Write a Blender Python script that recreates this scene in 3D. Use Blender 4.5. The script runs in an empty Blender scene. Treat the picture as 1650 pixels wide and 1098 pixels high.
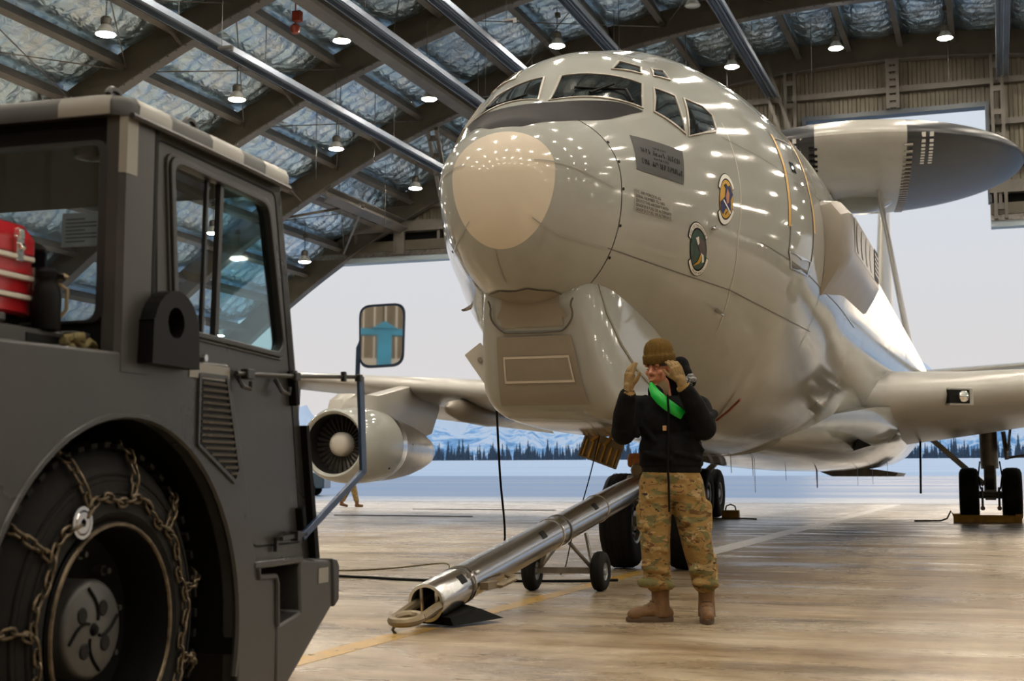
import bpy, bmesh, math, random
import numpy as np
from mathutils import Vector, Matrix, noise as mnoise
random.seed(7)
SC = bpy.context.scene
COL = SC.collection
R_ = math.radians

# ------------------------------------------------------------------ camera
cd = bpy.data.cameras.new('camera')
cd.sensor_width = 36.0
cd.lens = 2201.9 * 36.0 / 1650.0
cd.clip_start = 0.05
cd.clip_end = 30000
cam = bpy.data.objects.new('camera', cd)
COL.objects.link(cam)
cam.location = (0, 0, 0.936)
cam.rotation_euler = (R_(90 + 5.766), 0, R_(19.508))
cd.dof.use_dof = True
cd.dof.focus_distance = 10.5
cd.dof.aperture_fstop = 5.0
SC.camera = cam

# ------------------------------------------------------------------ sky
W = bpy.data.worlds.new('sky')
SC.world = W
W.use_nodes = True
nt = W.node_tree
nt.nodes.clear()
wo = nt.nodes.new('ShaderNodeOutputWorld')
bg = nt.nodes.new('ShaderNodeBackground')
tc = nt.nodes.new('ShaderNodeTexCoord')
sp = nt.nodes.new('ShaderNodeSeparateXYZ')
rp = nt.nodes.new('ShaderNodeValToRGB')
nt.links.new(tc.outputs['Generated'], sp.inputs[0])
nt.links.new(sp.outputs['Z'], rp.inputs[0])
nt.links.new(rp.outputs[0], bg.inputs[0])
nt.links.new(bg.outputs[0], wo.inputs[0])
el = rp.color_ramp.elements
el[0].position = 0.0; el[0].color = (0.74, 0.69, 0.68, 1)
el[1].position = 1.0; el[1].color = (0.40, 0.56, 0.80, 1)
for pos, c in ((0.10, (0.70, 0.69, 0.70, 1)), (0.24, (0.66, 0.72, 0.80, 1)), (0.5, (0.52, 0.64, 0.80, 1))):
    e = el.new(pos); e.color = c
bg.inputs[1].default_value = 1.0

# ------------------------------------------------------------------ sun: low winter sun outside the hangar
sd = bpy.data.lights.new('sun', 'SUN')
sd.energy = 0.09
sd.angle = R_(14.0)
sd.color = (1.0, 0.76, 0.48)
sun = bpy.data.objects.new('sun', sd)
COL.objects.link(sun)
sun.rotation_euler = (R_(-83.8), 0, R_(0.4))

LAMP_POWER = 300.0
SC.view_settings.view_transform = 'Standard'
SC.view_settings.look = 'None'
SC.view_settings.exposure = 0.0
SC.view_settings.gamma = 1.0
SC.view_settings.use_curve_mapping = False
SC.cycles.max_bounces = 8
SC.cycles.diffuse_bounces = 4
SC.cycles.glossy_bounces = 5
SC.cycles.transmission_bounces = 6
SC.cycles.sample_clamp_indirect = 4.0
SC.cycles.use_denoising = True
SC.cycles.caustics_reflective = False
SC.cycles.caustics_refractive = False

# ------------------------------------------------------------------ materials
def mat(name, col, rough=0.5, metal=0.0, var=0.0, vscale=3.0, bump=0.0, bscale=20.0, coat=0.0, col2=None,
        stretch=(1, 1, 1), spec=0.5, emit=None, estr=0.0, rvar=0.0, alpha=None, trans=0.0, detail=4.0, lo=0.35, hi=0.65):
    m = bpy.data.materials.new(name)
    m.use_nodes = True
    n = m.node_tree.nodes; L = m.node_tree.links
    b = n['Principled BSDF']
    b.inputs['Base Color'].default_value = (*col, 1)
    b.inputs['Roughness'].default_value = rough
    b.inputs['Metallic'].default_value = metal
    b.inputs['Specular IOR Level'].default_value = spec
    if coat: b.inputs['Coat Weight'].default_value = coat; b.inputs['Coat Roughness'].default_value = 0.06
    if emit: b.inputs['Emission Color'].default_value = (*emit, 1); b.inputs['Emission Strength'].default_value = estr
    if trans: b.inputs['Transmission Weight'].default_value = trans
    if alpha is not None: b.inputs['Alpha'].default_value = alpha
    if var or bump or rvar or col2:
        t = n.new('ShaderNodeTexCoord'); mp = n.new('ShaderNodeMapping')
        mp.inputs['Scale'].default_value = stretch
        L.new(t.outputs['Object'], mp.inputs[0])
    if var or col2 or rvar:
        nz = n.new('ShaderNodeTexNoise'); nz.inputs['Scale'].default_value = vscale; nz.inputs['Detail'].default_value = detail
        nz.inputs['Roughness'].default_value = 0.62
        L.new(mp.outputs[0], nz.inputs['Vector'])
    if var or col2:
        r = n.new('ShaderNodeValToRGB')
        c2 = col2 if col2 else tuple(max(0, c * (1 - var)) for c in col)
        c1 = col if col2 else tuple(min(1, c * (1 + var)) for c in col)
        r.color_ramp.elements[0].position = lo; r.color_ramp.elements[0].color = (*c2, 1)
        r.color_ramp.elements[1].position = hi; r.color_ramp.elements[1].color = (*c1, 1)
        L.new(nz.outputs['Fac'], r.inputs[0]); L.new(r.outputs[0], b.inputs['Base Color'])
    if rvar:
        mr = n.new('ShaderNodeMapRange')
        mr.inputs['From Min'].default_value = 0.3; mr.inputs['From Max'].default_value = 0.7
        mr.inputs['To Min'].default_value = max(0.02, rough - rvar); mr.inputs['To Max'].default_value = min(1, rough + rvar)
        L.new(nz.outputs['Fac'], mr.inputs[0]); L.new(mr.outputs[0], b.inputs['Roughness'])
    if bump:
        nb = n.new('ShaderNodeTexNoise'); nb.inputs['Scale'].default_value = bscale; nb.inputs['Detail'].default_value = 3
        L.new(mp.outputs[0], nb.inputs['Vector'])
        bp = n.new('ShaderNodeBump'); bp.inputs['Strength'].default_value = bump; bp.inputs['Distance'].default_value = 0.02
        L.new(nb.outputs['Fac'], bp.inputs['Height']); L.new(bp.outputs[0], b.inputs['Normal'])
    return m

MT = {}
def MM(key, *a, **k):
    MT[key] = mat(key, *a, **k); return MT[key]

MM('aircraft_grey', (0.345, 0.35, 0.325), 0.085, 0, var=0.05, vscale=1.1, rvar=0.035, bump=0.006, bscale=1.6)
MM('radome_cream', (0.64, 0.57, 0.47), 0.10, 0, var=0.03, vscale=1.2)
MM('pod_grey', (0.255, 0.225, 0.185), 0.30, 0, var=0.07, vscale=2.0)
MM('wing_grey', (0.36, 0.345, 0.31), 0.30, 0, var=0.06, vscale=1.3)
MM('heat_metal', (0.50, 0.455, 0.40), 0.28, 0.9, var=0.12, vscale=2.5)
MM('bare_aluminium', (0.66, 0.64, 0.62), 0.20, 1.0, var=0.08, vscale=2.0, stretch=(1, 5, 1))
MM('matte_black', (0.020, 0.020, 0.023), 0.38, 0, var=0.2, vscale=1.0)
MM('antiglare', (0.026, 0.024, 0.025), 0.6, 0, var=0.12, vscale=2.0, spec=0.04)
MM('decal_grey', (0.066, 0.066, 0.066), 0.4, spec=0.12)
MM('sealant', (0.58, 0.53, 0.45), 0.5)
MM('decal_black', (0.008, 0.008, 0.008), 0.5, spec=0.1)
MM('decal_pale', (0.33, 0.32, 0.29), 0.3)
MM('decal_white', (0.72, 0.71, 0.68), 0.35)
MM('decal_green', (0.006, 0.042, 0.032), 0.4, var=0.5, vscale=6)
MM('decal_yellow', (0.50, 0.29, 0.035), 0.4, spec=0.15)
MM('decal_blue', (0.004, 0.009, 0.075), 0.4, spec=0.15)
MM('decal_plum', (0.06, 0.035, 0.05), 0.35)
MM('decal_orange', (0.40, 0.13, 0.04), 0.35)
MM('seam', (0.10, 0.095, 0.085), 0.5)
MM('door_yellow', (0.58, 0.33, 0.03), 0.4)
MM('cockpit_glass', (0.012, 0.016, 0.018), 0.03, 0, spec=0.8, coat=0.4)
MM('window_frame', (0.30, 0.27, 0.23), 0.3)
MM('tyre', (0.008, 0.0077, 0.0073), 0.72, 0, var=0.25, vscale=8, bump=0.1, bscale=30, spec=0.15)
MM('wheel_grey', (0.32, 0.32, 0.32), 0.4, 0.6, var=0.1)
MM('gear_steel', (0.20, 0.185, 0.16), 0.42, 0.5, var=0.25, vscale=6)
MM('chrome', (0.80, 0.80, 0.80), 0.10, 1.0)
MM('steel', (0.56, 0.555, 0.55), 0.22, 1.0, var=0.04, vscale=3)
MM('dark_steel', (0.13, 0.12, 0.11), 0.4, 0.7, var=0.3, vscale=8)
MM('fan_dark', (0.035, 0.033, 0.032), 0.4, 0.6)
MM('spinner', (0.52, 0.49, 0.44), 0.35)
MM('brown_steel', (0.062, 0.053, 0.037), 0.55, 0, var=0.18, vscale=1.2)
MM('wall_metal', (0.120, 0.105, 0.075), 0.55, 0, var=0.20, vscale=0.7)
MM('purlin_steel', (0.105, 0.096, 0.084), 0.5, 0.2, var=0.2, vscale=1.0)
MM('galvanised', (0.24, 0.28, 0.34), 0.48, 0.75, var=0.15, vscale=2.0, stretch=(1, 0.3, 1))
MM('wire', (0.05, 0.048, 0.045), 0.5)
MM('lamp_housing', (0.10, 0.095, 0.085), 0.5, 0.4)
MM('lamp_glass', (0.55, 0.55, 0.52), 0.15, 0.4)
MM('lamp_on', (1, 0.93, 0.80), 0.5, emit=(1.0, 0.90, 0.75), estr=LAMP_POWER)
MM('red_paint', (0.36, 0.012, 0.018), 0.28, 0, coat=0.5, var=0.2, vscale=5)
MM('red_fixture', (0.28, 0.04, 0.02), 0.45)
MM('truck_paint', (0.035, 0.034, 0.033), 0.32, 0, spec=0.35, var=0.10, vscale=2.2, rvar=0.08, bump=0.015, bscale=3)
MM('truck_roof', (0.016, 0.015, 0.012), 0.5, 0, var=0.3, vscale=3)
MM('truck_dark', (0.004, 0.004, 0.0038), 0.6, spec=0.07)
MM('reflective_tape', (0.20, 0.19, 0.165), 0.30, 0, var=0.06, vscale=4)
MM('rubber_black', (0.011, 0.011, 0.012), 0.42)
MM('chain_steel', (0.11, 0.085, 0.055), 0.38, 0.8, var=0.45, vscale=30)
MM('hub_grey', (0.055, 0.053, 0.050), 0.42, 0.3, var=0.15, vscale=8)
MM('mirror_blue', (0.030, 0.055, 0.11), 0.35, 0.3)
MM('mirror_glass', (0.85, 0.85, 0.85), 0.02, 1.0)
MM('olive_strap', (0.12, 0.095, 0.035), 0.85, var=0.3, vscale=20)
MM('blue_paint', (0.03, 0.24, 0.42), 0.45, var=0.15, vscale=2)
MM('chock_yellow', (0.36, 0.19, 0.02), 0.6, var=0.3, vscale=6)
MM('line_yellow', (0.40, 0.24, 0.05), 0.35, var=0.25, vscale=9, rvar=0.1)
MM('line_sheen', (0.86, 0.83, 0.78), 0.30, var=0.12, vscale=7)
MM('cable_black', (0.004, 0.004, 0.004), 0.5, spec=0.12)
MM('orange_plug', (0.55, 0.10, 0.02), 0.5)
MM('antenna_red', (0.30, 0.07, 0.04), 0.5)
MM('jacket_black', (0.0055, 0.0055, 0.0058), 0.92, var=0.35, vscale=12, bump=0.5, bscale=14, spec=0.12)
MM('beanie_brown', (0.105, 0.062, 0.016), 0.95, var=0.15, vscale=30, bump=0.4, bscale=160, spec=0.1, stretch=(1, 1, 0.15))
MM('glove_tan', (0.19, 0.12, 0.042), 0.85, var=0.2, vscale=25, bump=0.15, bscale=70)
MM('glove_palm', (0.055, 0.043, 0.035), 0.8, var=0.2, vscale=25)
MM('skin', (0.40, 0.155, 0.085), 0.5, var=0.12, vscale=14)
MM('hair', (0.03, 0.018, 0.01), 0.7)
MM('boot_tan', (0.125, 0.060, 0.018), 0.75, var=0.2, vscale=16, bump=0.15, bscale=50)
MM('boot_sole', (0.07, 0.042, 0.022), 0.8)
MM('sash_green', (0.0, 0.40, 0.035), 0.5)
MM('patch_tan', (0.45, 0.26, 0.12), 0.6)
MM('undershirt', (0.16, 0.105, 0.05), 0.9)
MM('spruce', (0.055, 0.085, 0.125), 0.9, var=0.3, vscale=0.4)  # bluish distance haze mixed into the tree colour
MM('truck_glass_body', (0.04, 0.07, 0.09), 0.2)
MM('plate_brass', (0.19, 0.145, 0.085), 0.4, 0.4, var=0.2)
MM('gear_orange', (0.35, 0.13, 0.04), 0.4, 0.3, var=0.3, vscale=20)
MM('placard', (0.55, 0.52, 0.46), 0.5)

def glass(name, col, rough=0.0, tint=1.0, mirror=0.12):
    """thin pane: mostly see-through, tinted, with a real reflection"""
    m = bpy.data.materials.new(name); m.use_nodes = True
    n = m.node_tree.nodes; L = m.node_tree.links; n.clear()
    o = n.new('ShaderNodeOutputMaterial'); mx = n.new('ShaderNodeMixShader')
    t = n.new('ShaderNodeBsdfTransparent'); g = n.new('ShaderNodeBsdfGlossy'); fr = n.new('ShaderNodeLayerWeight'); fr.inputs[0].default_value = 0.5; pw = n.new('ShaderNodeMath'); pw.operation = 'POWER'; pw.inputs[1].default_value = 4.0
    ad = n.new('ShaderNodeMath'); ad.operation = 'ADD'; ad.inputs[1].default_value = mirror; ad.use_clamp = True
    t.inputs[0].default_value = (*col, 1); g.inputs[0].default_value = (0.9, 0.93, 0.95, 1); g.inputs[1].default_value = 0.02
    L.new(fr.outputs['Facing'], pw.inputs[0]); L.new(pw.outputs[0], ad.inputs[0]); L.new(ad.outputs[0], mx.inputs[0])
    L.new(t.outputs[0], mx.inputs[1]); L.new(g.outputs[0], mx.inputs[2]); L.new(mx.outputs[0], o.inputs[0])
    MT[name] = m; return m
glass('pane_dark', (0.66, 0.72, 0.78), mirror=0.05)
glass('pane_teal', (0.66, 0.86, 0.88), mirror=0.03)
glass('pane_clear', (0.93, 0.95, 0.96), mirror=0.01)

def camo():
    m = bpy.data.materials.new('camouflage'); m.use_nodes = True
    n = m.node_tree.nodes; L = m.node_tree.links; b = n['Principled BSDF']; b.inputs['Roughness'].default_value = 0.9
    b.inputs['Specular IOR Level'].default_value = 0.15
    t = n.new('ShaderNodeTexCoord')
    cur = None
    for i, (sc, col, th, st) in enumerate(((5, (0.25, 0.155, 0.055), 0.0, 1.0), (7.0, (0.135, 0.12, 0.05), 0.52, 2.0), (9.0, (0.33, 0.235, 0.115), 0.60, 2.2), (11.0, (0.115, 0.06, 0.024), 0.60, 2.6), (16.0, (0.035, 0.022, 0.014), 0.645, 2.6))):
        if i == 0:
            cur = n.new('ShaderNodeRGB'); cur.outputs[0].default_value = (*col, 1); co = cur.outputs[0]; continue
        mp = n.new('ShaderNodeMapping'); mp.inputs['Scale'].default_value = (1, 1, st); mp.inputs['Location'].default_value = (i * 3.1, i * 1.7, i * 5.3)
        nz = n.new('ShaderNodeTexNoise'); nz.inputs['Scale'].default_value = sc; nz.inputs['Detail'].default_value = 3; nz.inputs['Distortion'].default_value = 0.6
        rr = n.new('ShaderNodeValToRGB'); rr.color_ramp.elements[0].position = th; rr.color_ramp.elements[1].position = th + 0.02
        mx = n.new('ShaderNodeMix'); mx.data_type = 'RGBA'
        mx.inputs['B'].default_value = (*col, 1)
        L.new(t.outputs['Object'], mp.inputs[0]); L.new(mp.outputs[0], nz.inputs[0]); L.new(nz.outputs['Fac'], rr.inputs[0])
        L.new(rr.outputs[0], mx.inputs['Factor']); L.new(co, mx.inputs['A']); co = mx.outputs['Result']
    L.new(co, b.inputs['Base Color'])
    nb = n.new('ShaderNodeTexNoise'); nb.inputs['Scale'].default_value = 14; bp = n.new('ShaderNodeBump'); bp.inputs['Strength'].default_value = 0.5; bp.inputs['Distance'].default_value = 0.03
    L.new(t.outputs['Object'], nb.inputs[0]); L.new(nb.outputs['Fac'], bp.inputs['Height']); L.new(bp.outputs[0], b.inputs['Normal'])
    MT['camouflage'] = m
camo()

def foil():
    m = bpy.data.materials.new('insulation_foil'); m.use_nodes = True
    n = m.node_tree.nodes; L = m.node_tree.links; b = n['Principled BSDF']
    t = n.new('ShaderNodeTexCoord')
    nz = n.new('ShaderNodeTexNoise'); nz.inputs['Scale'].default_value = 0.45; nz.inputs['Detail'].default_value = 3
    rr = n.new('ShaderNodeValToRGB')
    rr.color_ramp.elements[0].position = 0.35; rr.color_ramp.elements[0].color = (0.55, 0.80, 1.0, 1)
    rr.color_ramp.elements[1].position = 0.68; rr.color_ramp.elements[1].color = (0.84, 0.90, 0.95, 1)
    L.new(t.outputs['Object'], nz.inputs[0]); L.new(nz.outputs['Fac'], rr.inputs[0]); L.new(rr.outputs[0], b.inputs['Base Color'])
    b.inputs['Metallic'].default_value = 1.0; b.inputs['Roughness'].default_value = 0.30
    mp = n.new('ShaderNodeMapping'); mp.inputs['Scale'].default_value = (1.6, 1.0, 1.6)
    L.new(t.outputs['Object'], mp.inputs[0])
    v = n.new('ShaderNodeTexNoise'); v.inputs['Scale'].default_value = 2.6; v.inputs['Detail'].default_value = 5; v.inputs['Distortion'].default_value = 1.4
    L.new(mp.outputs[0], v.inputs[0])
    bp = n.new('ShaderNodeBump'); bp.inputs['Strength'].default_value = 0.8; bp.inputs['Distance'].default_value = 0.14
    L.new(v.outputs['Fac'], bp.inputs['Height']); L.new(bp.outputs[0], b.inputs['Normal'])
    MT['insulation_foil'] = m
foil()

def floor_mat():
    m = bpy.data.materials.new('sealed_concrete'); m.use_nodes = True
    n = m.node_tree.nodes; L = m.node_tree.links; b = n['Principled BSDF']; b.inputs['Specular IOR Level'].default_value = 0.27
    t = n.new('ShaderNodeTexCoord')
    def noise(scale, st, det=4, dist=0.0, loc=(0, 0, 0)):
        mp = n.new('ShaderNodeMapping'); mp.inputs['Scale'].default_value = st; mp.inputs['Location'].default_value = loc
        z = n.new('ShaderNodeTexNoise'); z.inputs['Scale'].default_value = scale; z.inputs['Detail'].default_value = det; z.inputs['Distortion'].default_value = dist
        z.inputs['Roughness'].default_value = 0.65
        L.new(t.outputs['Object'], mp.inputs[0]); L.new(mp.outputs[0], z.inputs[0]); return z.outputs['Fac']
    def ramp(f, a, ca, c, cc):
        r = n.new('ShaderNodeValToRGB'); e = r.color_ramp.elements
        e[0].position = a; e[0].color = (*ca, 1); e[1].position = c; e[1].color = (*cc, 1); L.new(f, r.inputs[0]); return r.outputs[0]
    def mul(a, bb, f=1.0):
        x = n.new('ShaderNodeMix'); x.data_type = 'RGBA'; x.blend_type = 'MULTIPLY'; x.inputs['Factor'].default_value = f
        L.new(a, x.inputs['A']); L.new(bb, x.inputs['B']); return x.outputs['Result']
    base = ramp(noise(0.5, (1, 1, 1), 5), 0.35, (0.39, 0.32, 0.22), 0.65, (0.58, 0.51, 0.405))
    st = ramp(noise(1.6, (0.35, 1.6, 1), 6, 0.4), 0.32, (0.50, 0.44, 0.36), 0.60, (1, 1, 1))
    tr = ramp(noise(0.9, (1.0, 0.05, 1), 4, 0.2, (3, 0, 0)), 0.36, (0.62, 0.55, 0.48), 0.60, (1, 1, 1))
    sk = ramp(noise(5.0, (0.3, 1.5, 1), 6, 0.8), 0.56, (1, 1, 1), 0.72, (0.45, 0.38, 0.28))
    spk = ramp(noise(30.0, (0.5, 1.4, 1), 5, 0.3), 0.57, (1, 1, 1), 0.67, (0.30, 0.25, 0.19))
    big = ramp(noise(0.33, (0.6, 1.5, 1), 5, 0.6, (5, 3, 0)), 0.40, (0.58, 0.48, 0.35), 0.54, (1, 1, 1))
    c = mul(mul(mul(mul(mul(base, big, 0.85), st, 0.9), tr, 0.8), sk, 0.85), spk, 0.85)
    # grime tracked in along both sides of the guide line, grazing sky reflection painted as pale streaks towards the door
    se = n.new('ShaderNodeSeparateXYZ'); L.new(t.outputs['Object'], se.inputs[0])
    def math_(op, a, bb=None, v=None):
        x = n.new('ShaderNodeMath'); x.operation = op; x.use_clamp = False
        L.new(a, x.inputs[0])
        if bb is not None: L.new(bb, x.inputs[1])
        elif v is not None: x.inputs[1].default_value = v
        return x.outputs[0]
    def rng(f, a, c_, lo=0.0, hi=1.0):
        x = n.new('ShaderNodeMapRange'); x.interpolation_type = 'SMOOTHSTEP'
        x.inputs['From Min'].default_value = a; x.inputs['From Max'].default_value = c_; x.inputs['To Min'].default_value = lo; x.inputs['To Max'].default_value = hi
        L.new(f, x.inputs[0]); return x.outputs[0]
    wx = math_('ADD', se.outputs['X'], math_('MULTIPLY', noise(0.35, (1, 0.4, 1), 4, 0.3, (4, 2, 0)), v=0.9))
    bR = math_('MULTIPLY', rng(wx, -3.05, -2.5), rng(wx, -1.9, -0.7, 1.0, 0.0))
    bL = math_('MULTIPLY', rng(wx, -6.2, -4.6), rng(wx, -3.9, -3.45, 1.0, 0.0))
    band = math_('MULTIPLY', math_('MAXIMUM', bR, bL), rng(se.outputs['Y'], 8.0, 16.0))
    band = math_('MULTIPLY', band, rng(noise(2.5, (0.5, 1.2, 1), 5, 0.5, (9, 9, 0)), 0.30, 0.55))
    gm = n.new('ShaderNodeMix'); gm.data_type = 'RGBA'; gm.inputs['B'].default_value = (0.13, 0.088, 0.05, 1)
    L.new(math_('MULTIPLY', band, v=0.72), gm.inputs['Factor']); L.new(c, gm.inputs['A']); c = gm.outputs['Result']
    sky_sheen = math_('MULTIPLY', rng(se.outputs['Y'], 14.0, 40.0), rng(noise(1.3, (0.25, 1.3, 1), 6, 0.4, (2, 8, 0)), 0.36, 0.56))
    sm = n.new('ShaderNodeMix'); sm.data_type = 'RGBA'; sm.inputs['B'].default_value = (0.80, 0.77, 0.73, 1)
    L.new(math_('MULTIPLY', math_('MULTIPLY', sky_sheen, v=0.75), math_('SUBTRACT', rng(band, 0.0, 1.0, 1.0, 0.2), v=0.0)), sm.inputs['Factor']); L.new(c, sm.inputs['A']); c = sm.outputs['Result']
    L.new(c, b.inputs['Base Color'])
    rr = n.new('ShaderNodeMapRange'); rr.inputs['From Min'].default_value = 0.3; rr.inputs['From Max'].default_value = 0.7
    rr.inputs['To Min'].default_value = 0.15; rr.inputs['To Max'].default_value = 0.46
    L.new(noise(1.1, (0.5, 1.4, 1), 5, 0.5, (7, 1, 0)), rr.inputs[0]); L.new(rr.outputs[0], b.inputs['Roughness'])
    bp = n.new('ShaderNodeBump'); bp.inputs['Strength'].default_value = 0.22; bp.inputs['Distance'].default_value = 0.012
    L.new(noise(7.0, (0.35, 1.6, 1), 5, 0.4), bp.inputs['Height']); L.new(bp.outputs[0], b.inputs['Normal'])
    MT['sealed_concrete'] = m
floor_mat()
MM('apron_concrete', (0.64, 0.62, 0.60), 0.32, 0, var=0.25, vscale=0.5, stretch=(0.4, 2.0, 1), rvar=0.12)
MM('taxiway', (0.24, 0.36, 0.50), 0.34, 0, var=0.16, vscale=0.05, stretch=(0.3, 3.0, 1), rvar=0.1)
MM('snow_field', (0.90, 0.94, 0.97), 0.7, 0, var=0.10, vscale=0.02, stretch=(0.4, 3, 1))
def mountain_mat():
    m = bpy.data.materials.new('snowy_mountain'); m.use_nodes = True
    n = m.node_tree.nodes; L = m.node_tree.links; b = n['Principled BSDF']; b.inputs['Roughness'].default_value = 0.9
    t = n.new('ShaderNodeTexCoord'); g = n.new('ShaderNodeSeparateXYZ'); L.new(t.outputs['Object'], g.inputs[0])
    z = n.new('ShaderNodeTexNoise'); z.inputs['Scale'].default_value = 0.011; z.inputs['Detail'].default_value = 10; z.inputs['Roughness'].default_value = 0.72; z.inputs['Distortion'].default_value = 0.2
    L.new(t.outputs['Object'], z.inputs[0])
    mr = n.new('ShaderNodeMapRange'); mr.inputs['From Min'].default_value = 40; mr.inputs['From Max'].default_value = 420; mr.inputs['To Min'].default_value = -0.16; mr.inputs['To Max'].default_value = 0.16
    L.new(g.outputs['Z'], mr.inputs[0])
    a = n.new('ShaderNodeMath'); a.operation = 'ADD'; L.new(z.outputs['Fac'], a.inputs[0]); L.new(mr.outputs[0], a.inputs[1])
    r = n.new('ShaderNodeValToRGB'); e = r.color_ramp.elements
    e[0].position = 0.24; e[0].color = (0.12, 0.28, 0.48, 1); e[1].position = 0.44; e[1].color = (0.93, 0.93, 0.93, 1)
    k = e.new(0.38); k.color = (0.40, 0.64, 0.86, 1)  # blue shade on the snow put into the lower ramp tones
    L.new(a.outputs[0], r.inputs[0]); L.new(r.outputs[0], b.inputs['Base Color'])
    MT['snowy_mountain'] = m
mountain_mat()

# ------------------------------------------------------------------ mesh builder
class G:
    def __init__(s): s.v = []; s.f = []
    def add(s, vs, fs):
        o = len(s.v); s.v += [tuple(map(float, p)) for p in vs]; s.f += [tuple(i + o for i in f) for f in fs]; return s
    def box(s, c, d, rot=None):
        c = Vector(c); h = Vector(d) / 2; vs = []
        for z in (-1, 1):
            for y in (-1, 1):
                for x in (-1, 1):
                    p = Vector((x * h.x, y * h.y, z * h.z))
                    if rot is not None: p = rot @ p
                    vs.append(c + p)
        return s.add(vs, [(0, 2, 3, 1), (4, 5, 7, 6), (0, 1, 5, 4), (2, 6, 7, 3), (0, 4, 6, 2), (1, 3, 7, 5)])
    def b2(s, a, b): return s.box([(a[i] + b[i]) / 2 for i in range(3)], [abs(b[i] - a[i]) for i in range(3)])
    def beam(s, p0, p1, w, h, up=(0, 0, 1)):
        p0, p1 = Vector(p0), Vector(p1); d = (p1 - p0).normalized(); u = Vector(up)
        if abs(d.dot(u)) > 0.98: u = Vector((1, 0, 0))
        x = d.cross(u).normalized(); y = x.cross(d)
        r = []
        for p in (p0, p1): r.append([p + x * (i * w / 2) + y * (j * h / 2) for i, j in ((-1, -1), (1, -1), (1, 1), (-1, 1))])
        return s.loft(r)
    def loft(s, rings, cap=(True, True), closed=True):
        n = len(rings[0]); vs = [p for r in rings for p in r]; fs = []
        m = n if closed else n - 1
        for i in range(len(rings) - 1):
            for j in range(m):
                k = (j + 1) % n
                fs.append((i * n + j, i * n + k, (i + 1) * n + k, (i + 1) * n + j))
        if cap[0]: fs.append(tuple(range(n - 1, -1, -1)))
        if cap[1]: fs.append(tuple(range((len(rings) - 1) * n, len(rings) * n)))
        return s.add(vs, fs)
    def cyl(s, p0, p1, r0, r1=None, n=14, cap=True):
        r1 = r0 if r1 is None else r1
        p0, p1 = Vector(p0), Vector(p1); d = (p1 - p0).normalized()
        u = Vector((0, 0, 1)) if abs(d.z) < 0.9 else Vector((1, 0, 0))
        x = d.cross(u).normalized(); y = d.cross(x)
        rr = []
        for p, r in ((p0, r0), (p1, r1)): rr.append([p + (x * math.cos(2 * math.pi * i / n) + y * math.sin(2 * math.pi * i / n)) * r for i in range(n)])
        return s.loft(rr, (cap, cap))
    def tube(s, pts, r, n=7, closed=False):
        P = [Vector(p) for p in pts]; m = len(P); rr = []; x = None
        rs = r if isinstance(r, (list, tuple)) else [r] * m
        for i in range(m):
            a = P[i - 1] if (i > 0 or closed) else P[i]; b = P[(i + 1) % m] if (i < m - 1 or closed) else P[i]
            d = (b - a).normalized()
            if x is None:
                u = Vector((0, 0, 1)) if abs(d.z) < 0.9 else Vector((1, 0, 0)); x = d.cross(u).normalized()
            else:
                x = (x - d * x.dot(d)).normalized()
            y = d.cross(x)
            rr.append([P[i] + (x * math.cos(2 * math.pi * k / n) + y * math.sin(2 * math.pi * k / n)) * rs[i] for k in range(n)])
        if closed: rr.append(rr[0]); return s.loft(rr, (False, False))
        return s.loft(rr)
    def lathe(s, prof, o, axis=(0, 0, 1), n=24, a0=0, a1=360, cap=(False, False)):
        """prof: (radius, height along axis)"""
        d = Vector(axis).normalized(); o = Vector(o)
        u = Vector((0, 0, 1)) if abs(d.z) < 0.9 else Vector((1, 0, 0))
        x = d.cross(u).normalized(); y = d.cross(x); full = abs(a1 - a0 - 360) < 1e-6
        k = n if full else n + 1
        rr = [[o + d * h + (x * math.cos(R_(a0 + (a1 - a0) * i / n)) + y * math.sin(R_(a0 + (a1 - a0) * i / n))) * max(r, 1e-5) for i in range(k)] for r, h in prof]
        return s.loft(rr, cap, full)
    def prism(s, poly, fn, t0, t1):
        """2-D polygon extruded: fn(a, b, t) -> point"""
        n = len(poly); return s.loft([[fn(a, b, t0) for a, b in poly], [fn(a, b, t1) for a, b in poly]])
    def ell(s, c, r, rot=None, nu=14, nv=9):
        c = Vector(c); rings = []
        for i in range(1, nv):
            ph = math.pi * i / nv; q = []
            for j in range(nu):
                th = 2 * math.pi * j / nu
                p = Vector((r[0] * math.sin(ph) * math.cos(th), r[1] * math.sin(ph) * math.sin(th), r[2] * math.cos(ph)))
                if rot is not None: p = rot @ p
                q.append(c + p)
            rings.append(q)
        return s.loft(rings)
    def cap(s, p0, p1, r0, r1, n=12):
        """tapered capsule"""
        p0, p1 = Vector(p0), Vector(p1); d = (p1 - p0).normalized()
        prof = []; L = (p1 - p0).length
        for i in range(5): a = math.pi / 2 * (1 - i / 4); prof.append((r0 * math.cos(a), -r0 * math.sin(a)))
        for i in range(5): a = math.pi / 2 * i / 4; prof.append((r1 * math.cos(a), L + r1 * math.sin(a)))
        return s.lathe(prof, p0, d, n, cap=(True, True))

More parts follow.
